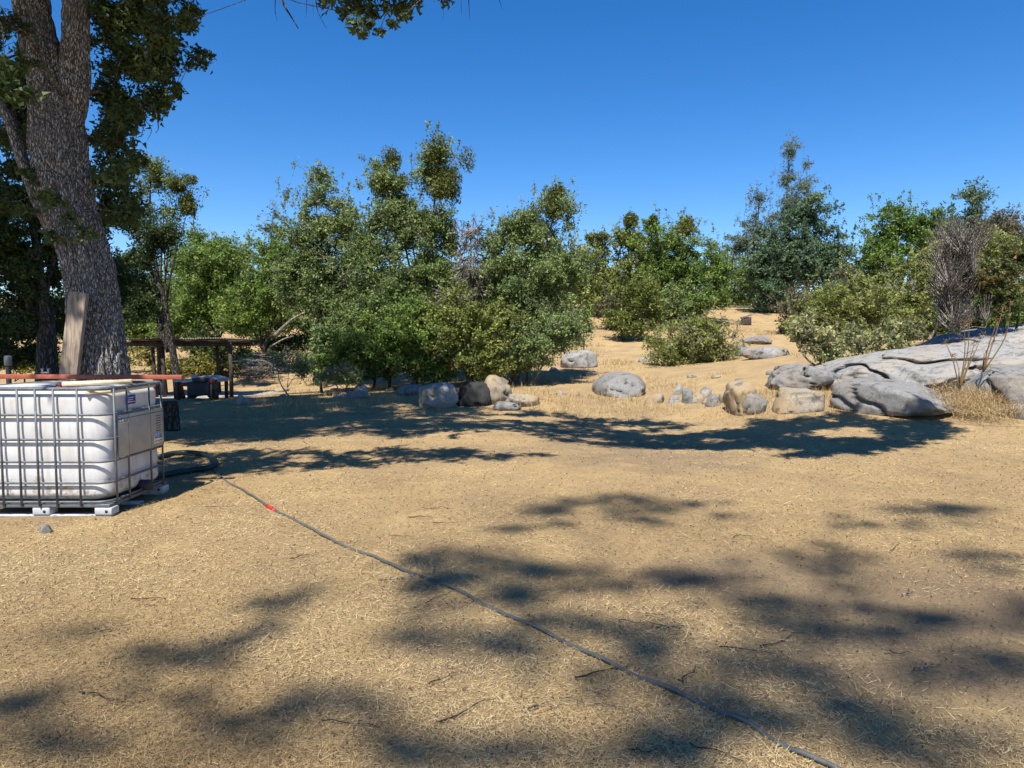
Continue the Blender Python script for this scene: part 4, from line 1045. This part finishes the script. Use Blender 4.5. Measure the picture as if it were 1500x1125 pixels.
# ------------------------------------------------------------------ straw, litter, twigs
def blades(name, P, L, w, tilt, mat, tone, r):
    n = len(P); a = r.uniform(0, 2 * math.pi, n); el = r.normal(0, tilt, n); el = np.abs(el)
    D = np.stack([np.cos(a) * np.cos(el), np.sin(a) * np.cos(el), np.sin(el)], 1)
    S = np.stack([-np.sin(a), np.cos(a), r.normal(0, .5, n)], 1); S /= np.linalg.norm(S, axis=1)[:, None]
    Lc = L[:, None]; wc = np.broadcast_to(w, n)[:, None]
    bend = np.stack([r.normal(0, .12, n), r.normal(0, .12, n), np.abs(r.normal(0, .08, n))], 1) * Lc
    V = np.stack([P - S * wc * 1.2, P + S * wc * 1.2, P + D * Lc + bend], 1).reshape(-1, 3)
    return setp(mesh_np(name, V, np.arange(3 * n).reshape(-1, 3), mat, tone=tone), kind="stuff")

r = np.random.default_rng(77)
def scatter(n, y0, y1, p=1.6):
    u = r.uniform(size=n); e = 1 - p
    Yv = (y0 ** e + u * (y1 ** e - y0 ** e)) ** (1 / e)
    Xv = r.uniform(-.80, .80, n) * Yv
    return Xv, Yv
X, Yv = scatter(250000, 2.1, 17, 1.5)
keep = r.uniform(size=len(X)) > .97 * np.clip(dirt_mask(X, Yv) * 1.25 + .9 * (fbm2(X * .7, Yv * .7, 61, 3) - .55), 0, 1)
keep &= ~((X < -3.45) & (X > -4.8) & (Yv > 5.8) & (Yv < 6.95))
X, Yv = X[keep], Yv[keep]
P = np.stack([X, Yv, H(X, Yv) + 0.035 * (fbm2(X * 1.6, Yv * 1.6, 8, 4) - .5) + 0.016 * (fbm2(X * 8, Yv * 8, 9, 3) - .5) + r.uniform(0, .010, len(X))], 1)
cl = fbm2(X * 2.5, Yv * 2.5, 31, 3)
lowf = fbm2(X * .9, Yv * .9, 41, 3)
blades("dry_grass", P, r.uniform(.010, .042, len(X)) * (.6 + .8 * cl) * np.where(r.uniform(size=len(X)) < .06, 2.4, 1), np.maximum(.0009, .00034 * Yv), .22, L_STRAW, np.clip(r.normal(.5, .25, len(X)) + (lowf - .5) * 1.1, 0, 1), r)["label"] = "flattened dry straw covering the clearing"
# taller tufts on the slope beyond and round the rocks
X, Yv = [], []
for _ in range(2000):
    a, b = r.uniform(380, 1500), r.uniform(470, 612); q = ground_px(a, b)
    if noise2(np.array([q[0] * .5]), np.array([q[1] * .5]), 55)[0] < .46: continue
    m = 45; X.append(q[0] + r.normal(size=m) * .22); Yv.append(q[1] + r.normal(size=m) * .22)
X, Yv = np.concatenate(X), np.concatenate(Yv)
P = np.stack([X, Yv, H(X, Yv) - .01], 1)
blades("tall_dry_grass", P, r.uniform(.06, .26, len(X)), np.maximum(.002, .00022 * Yv), .9, L_STRAW, np.clip(r.normal(.5, .25, len(X)), 0, 1), r)["label"] = "tufts of tall dry grass on the slope"
# dry weeds around the rock cleft
n = 5000; X = r.normal(8.35, .35, n); Yv = r.normal(12.3, .35, n); zc = at(1400, 580, 12.3)[2]
P = np.stack([X, Yv, np.maximum(H(X, Yv), zc + (Yv - 12.3) * .35 - .1 + r.normal(0, .05, n))], 1)
blades("cleft_straw", P, r.uniform(.05, .2, n), .003, .7, L_STRAW, np.clip(r.normal(.45, .25, n), 0, 1), r)["label"] = "matted dry weeds filling the rock cleft"
# dark bits, bark and fallen leaves
X, Yv = scatter(26000, 2.1, 15, 1.5)
P = np.stack([X, Yv, H(X, Yv) + 0.035 * (fbm2(X * 1.6, Yv * 1.6, 8, 4) - .5) + .012], 1)
V, Q = leaf_quads(P, np.minimum(.035, .007 + .0009 * Yv * r.uniform(.3, 2.4, len(X))), .8, .55, r)
o_ = mesh_np("leaf_litter", V, Q, L_LITTER, tone=np.clip(r.beta(1.4, 2.6, len(X)), 0, 1)); setp(o_, "dark crumbs of bark and fallen oak leaves on the straw", None, None, "stuff")
for i in range(34):
    a, b = r.uniform(20, 1480), r.uniform(740, 1110); q = ground_px(a, b); ang = r.uniform(-.7, .9); L = r.uniform(.10, .30)
    t = np.linspace(0, 1, 7)[:, None]; P = q + np.array([math.cos(ang), math.sin(ang), 0]) * L * t + np.cumsum(r.normal(size=(7, 3)) * .012, 0)
    P[:, 2] = H(P[:, 0], P[:, 1]) + 0.035 * (fbm2(P[:, 0] * 1.6, P[:, 1] * 1.6, 8, 4) - .5) + .012 + np.abs(r.normal(size=7)) * .006
    o_ = Geo().tube(P - q, np.linspace(r.uniform(.002, .0048), .0012, 7), 5).build("twig", B_DARK if i % 3 else B_GREY, None); o_.location = q
    setp(o_, "thin dark fallen twig lying on the straw" if i % 3 else "thin pale grey fallen twig lying on the straw", "twig", "fallen twigs on the straw")
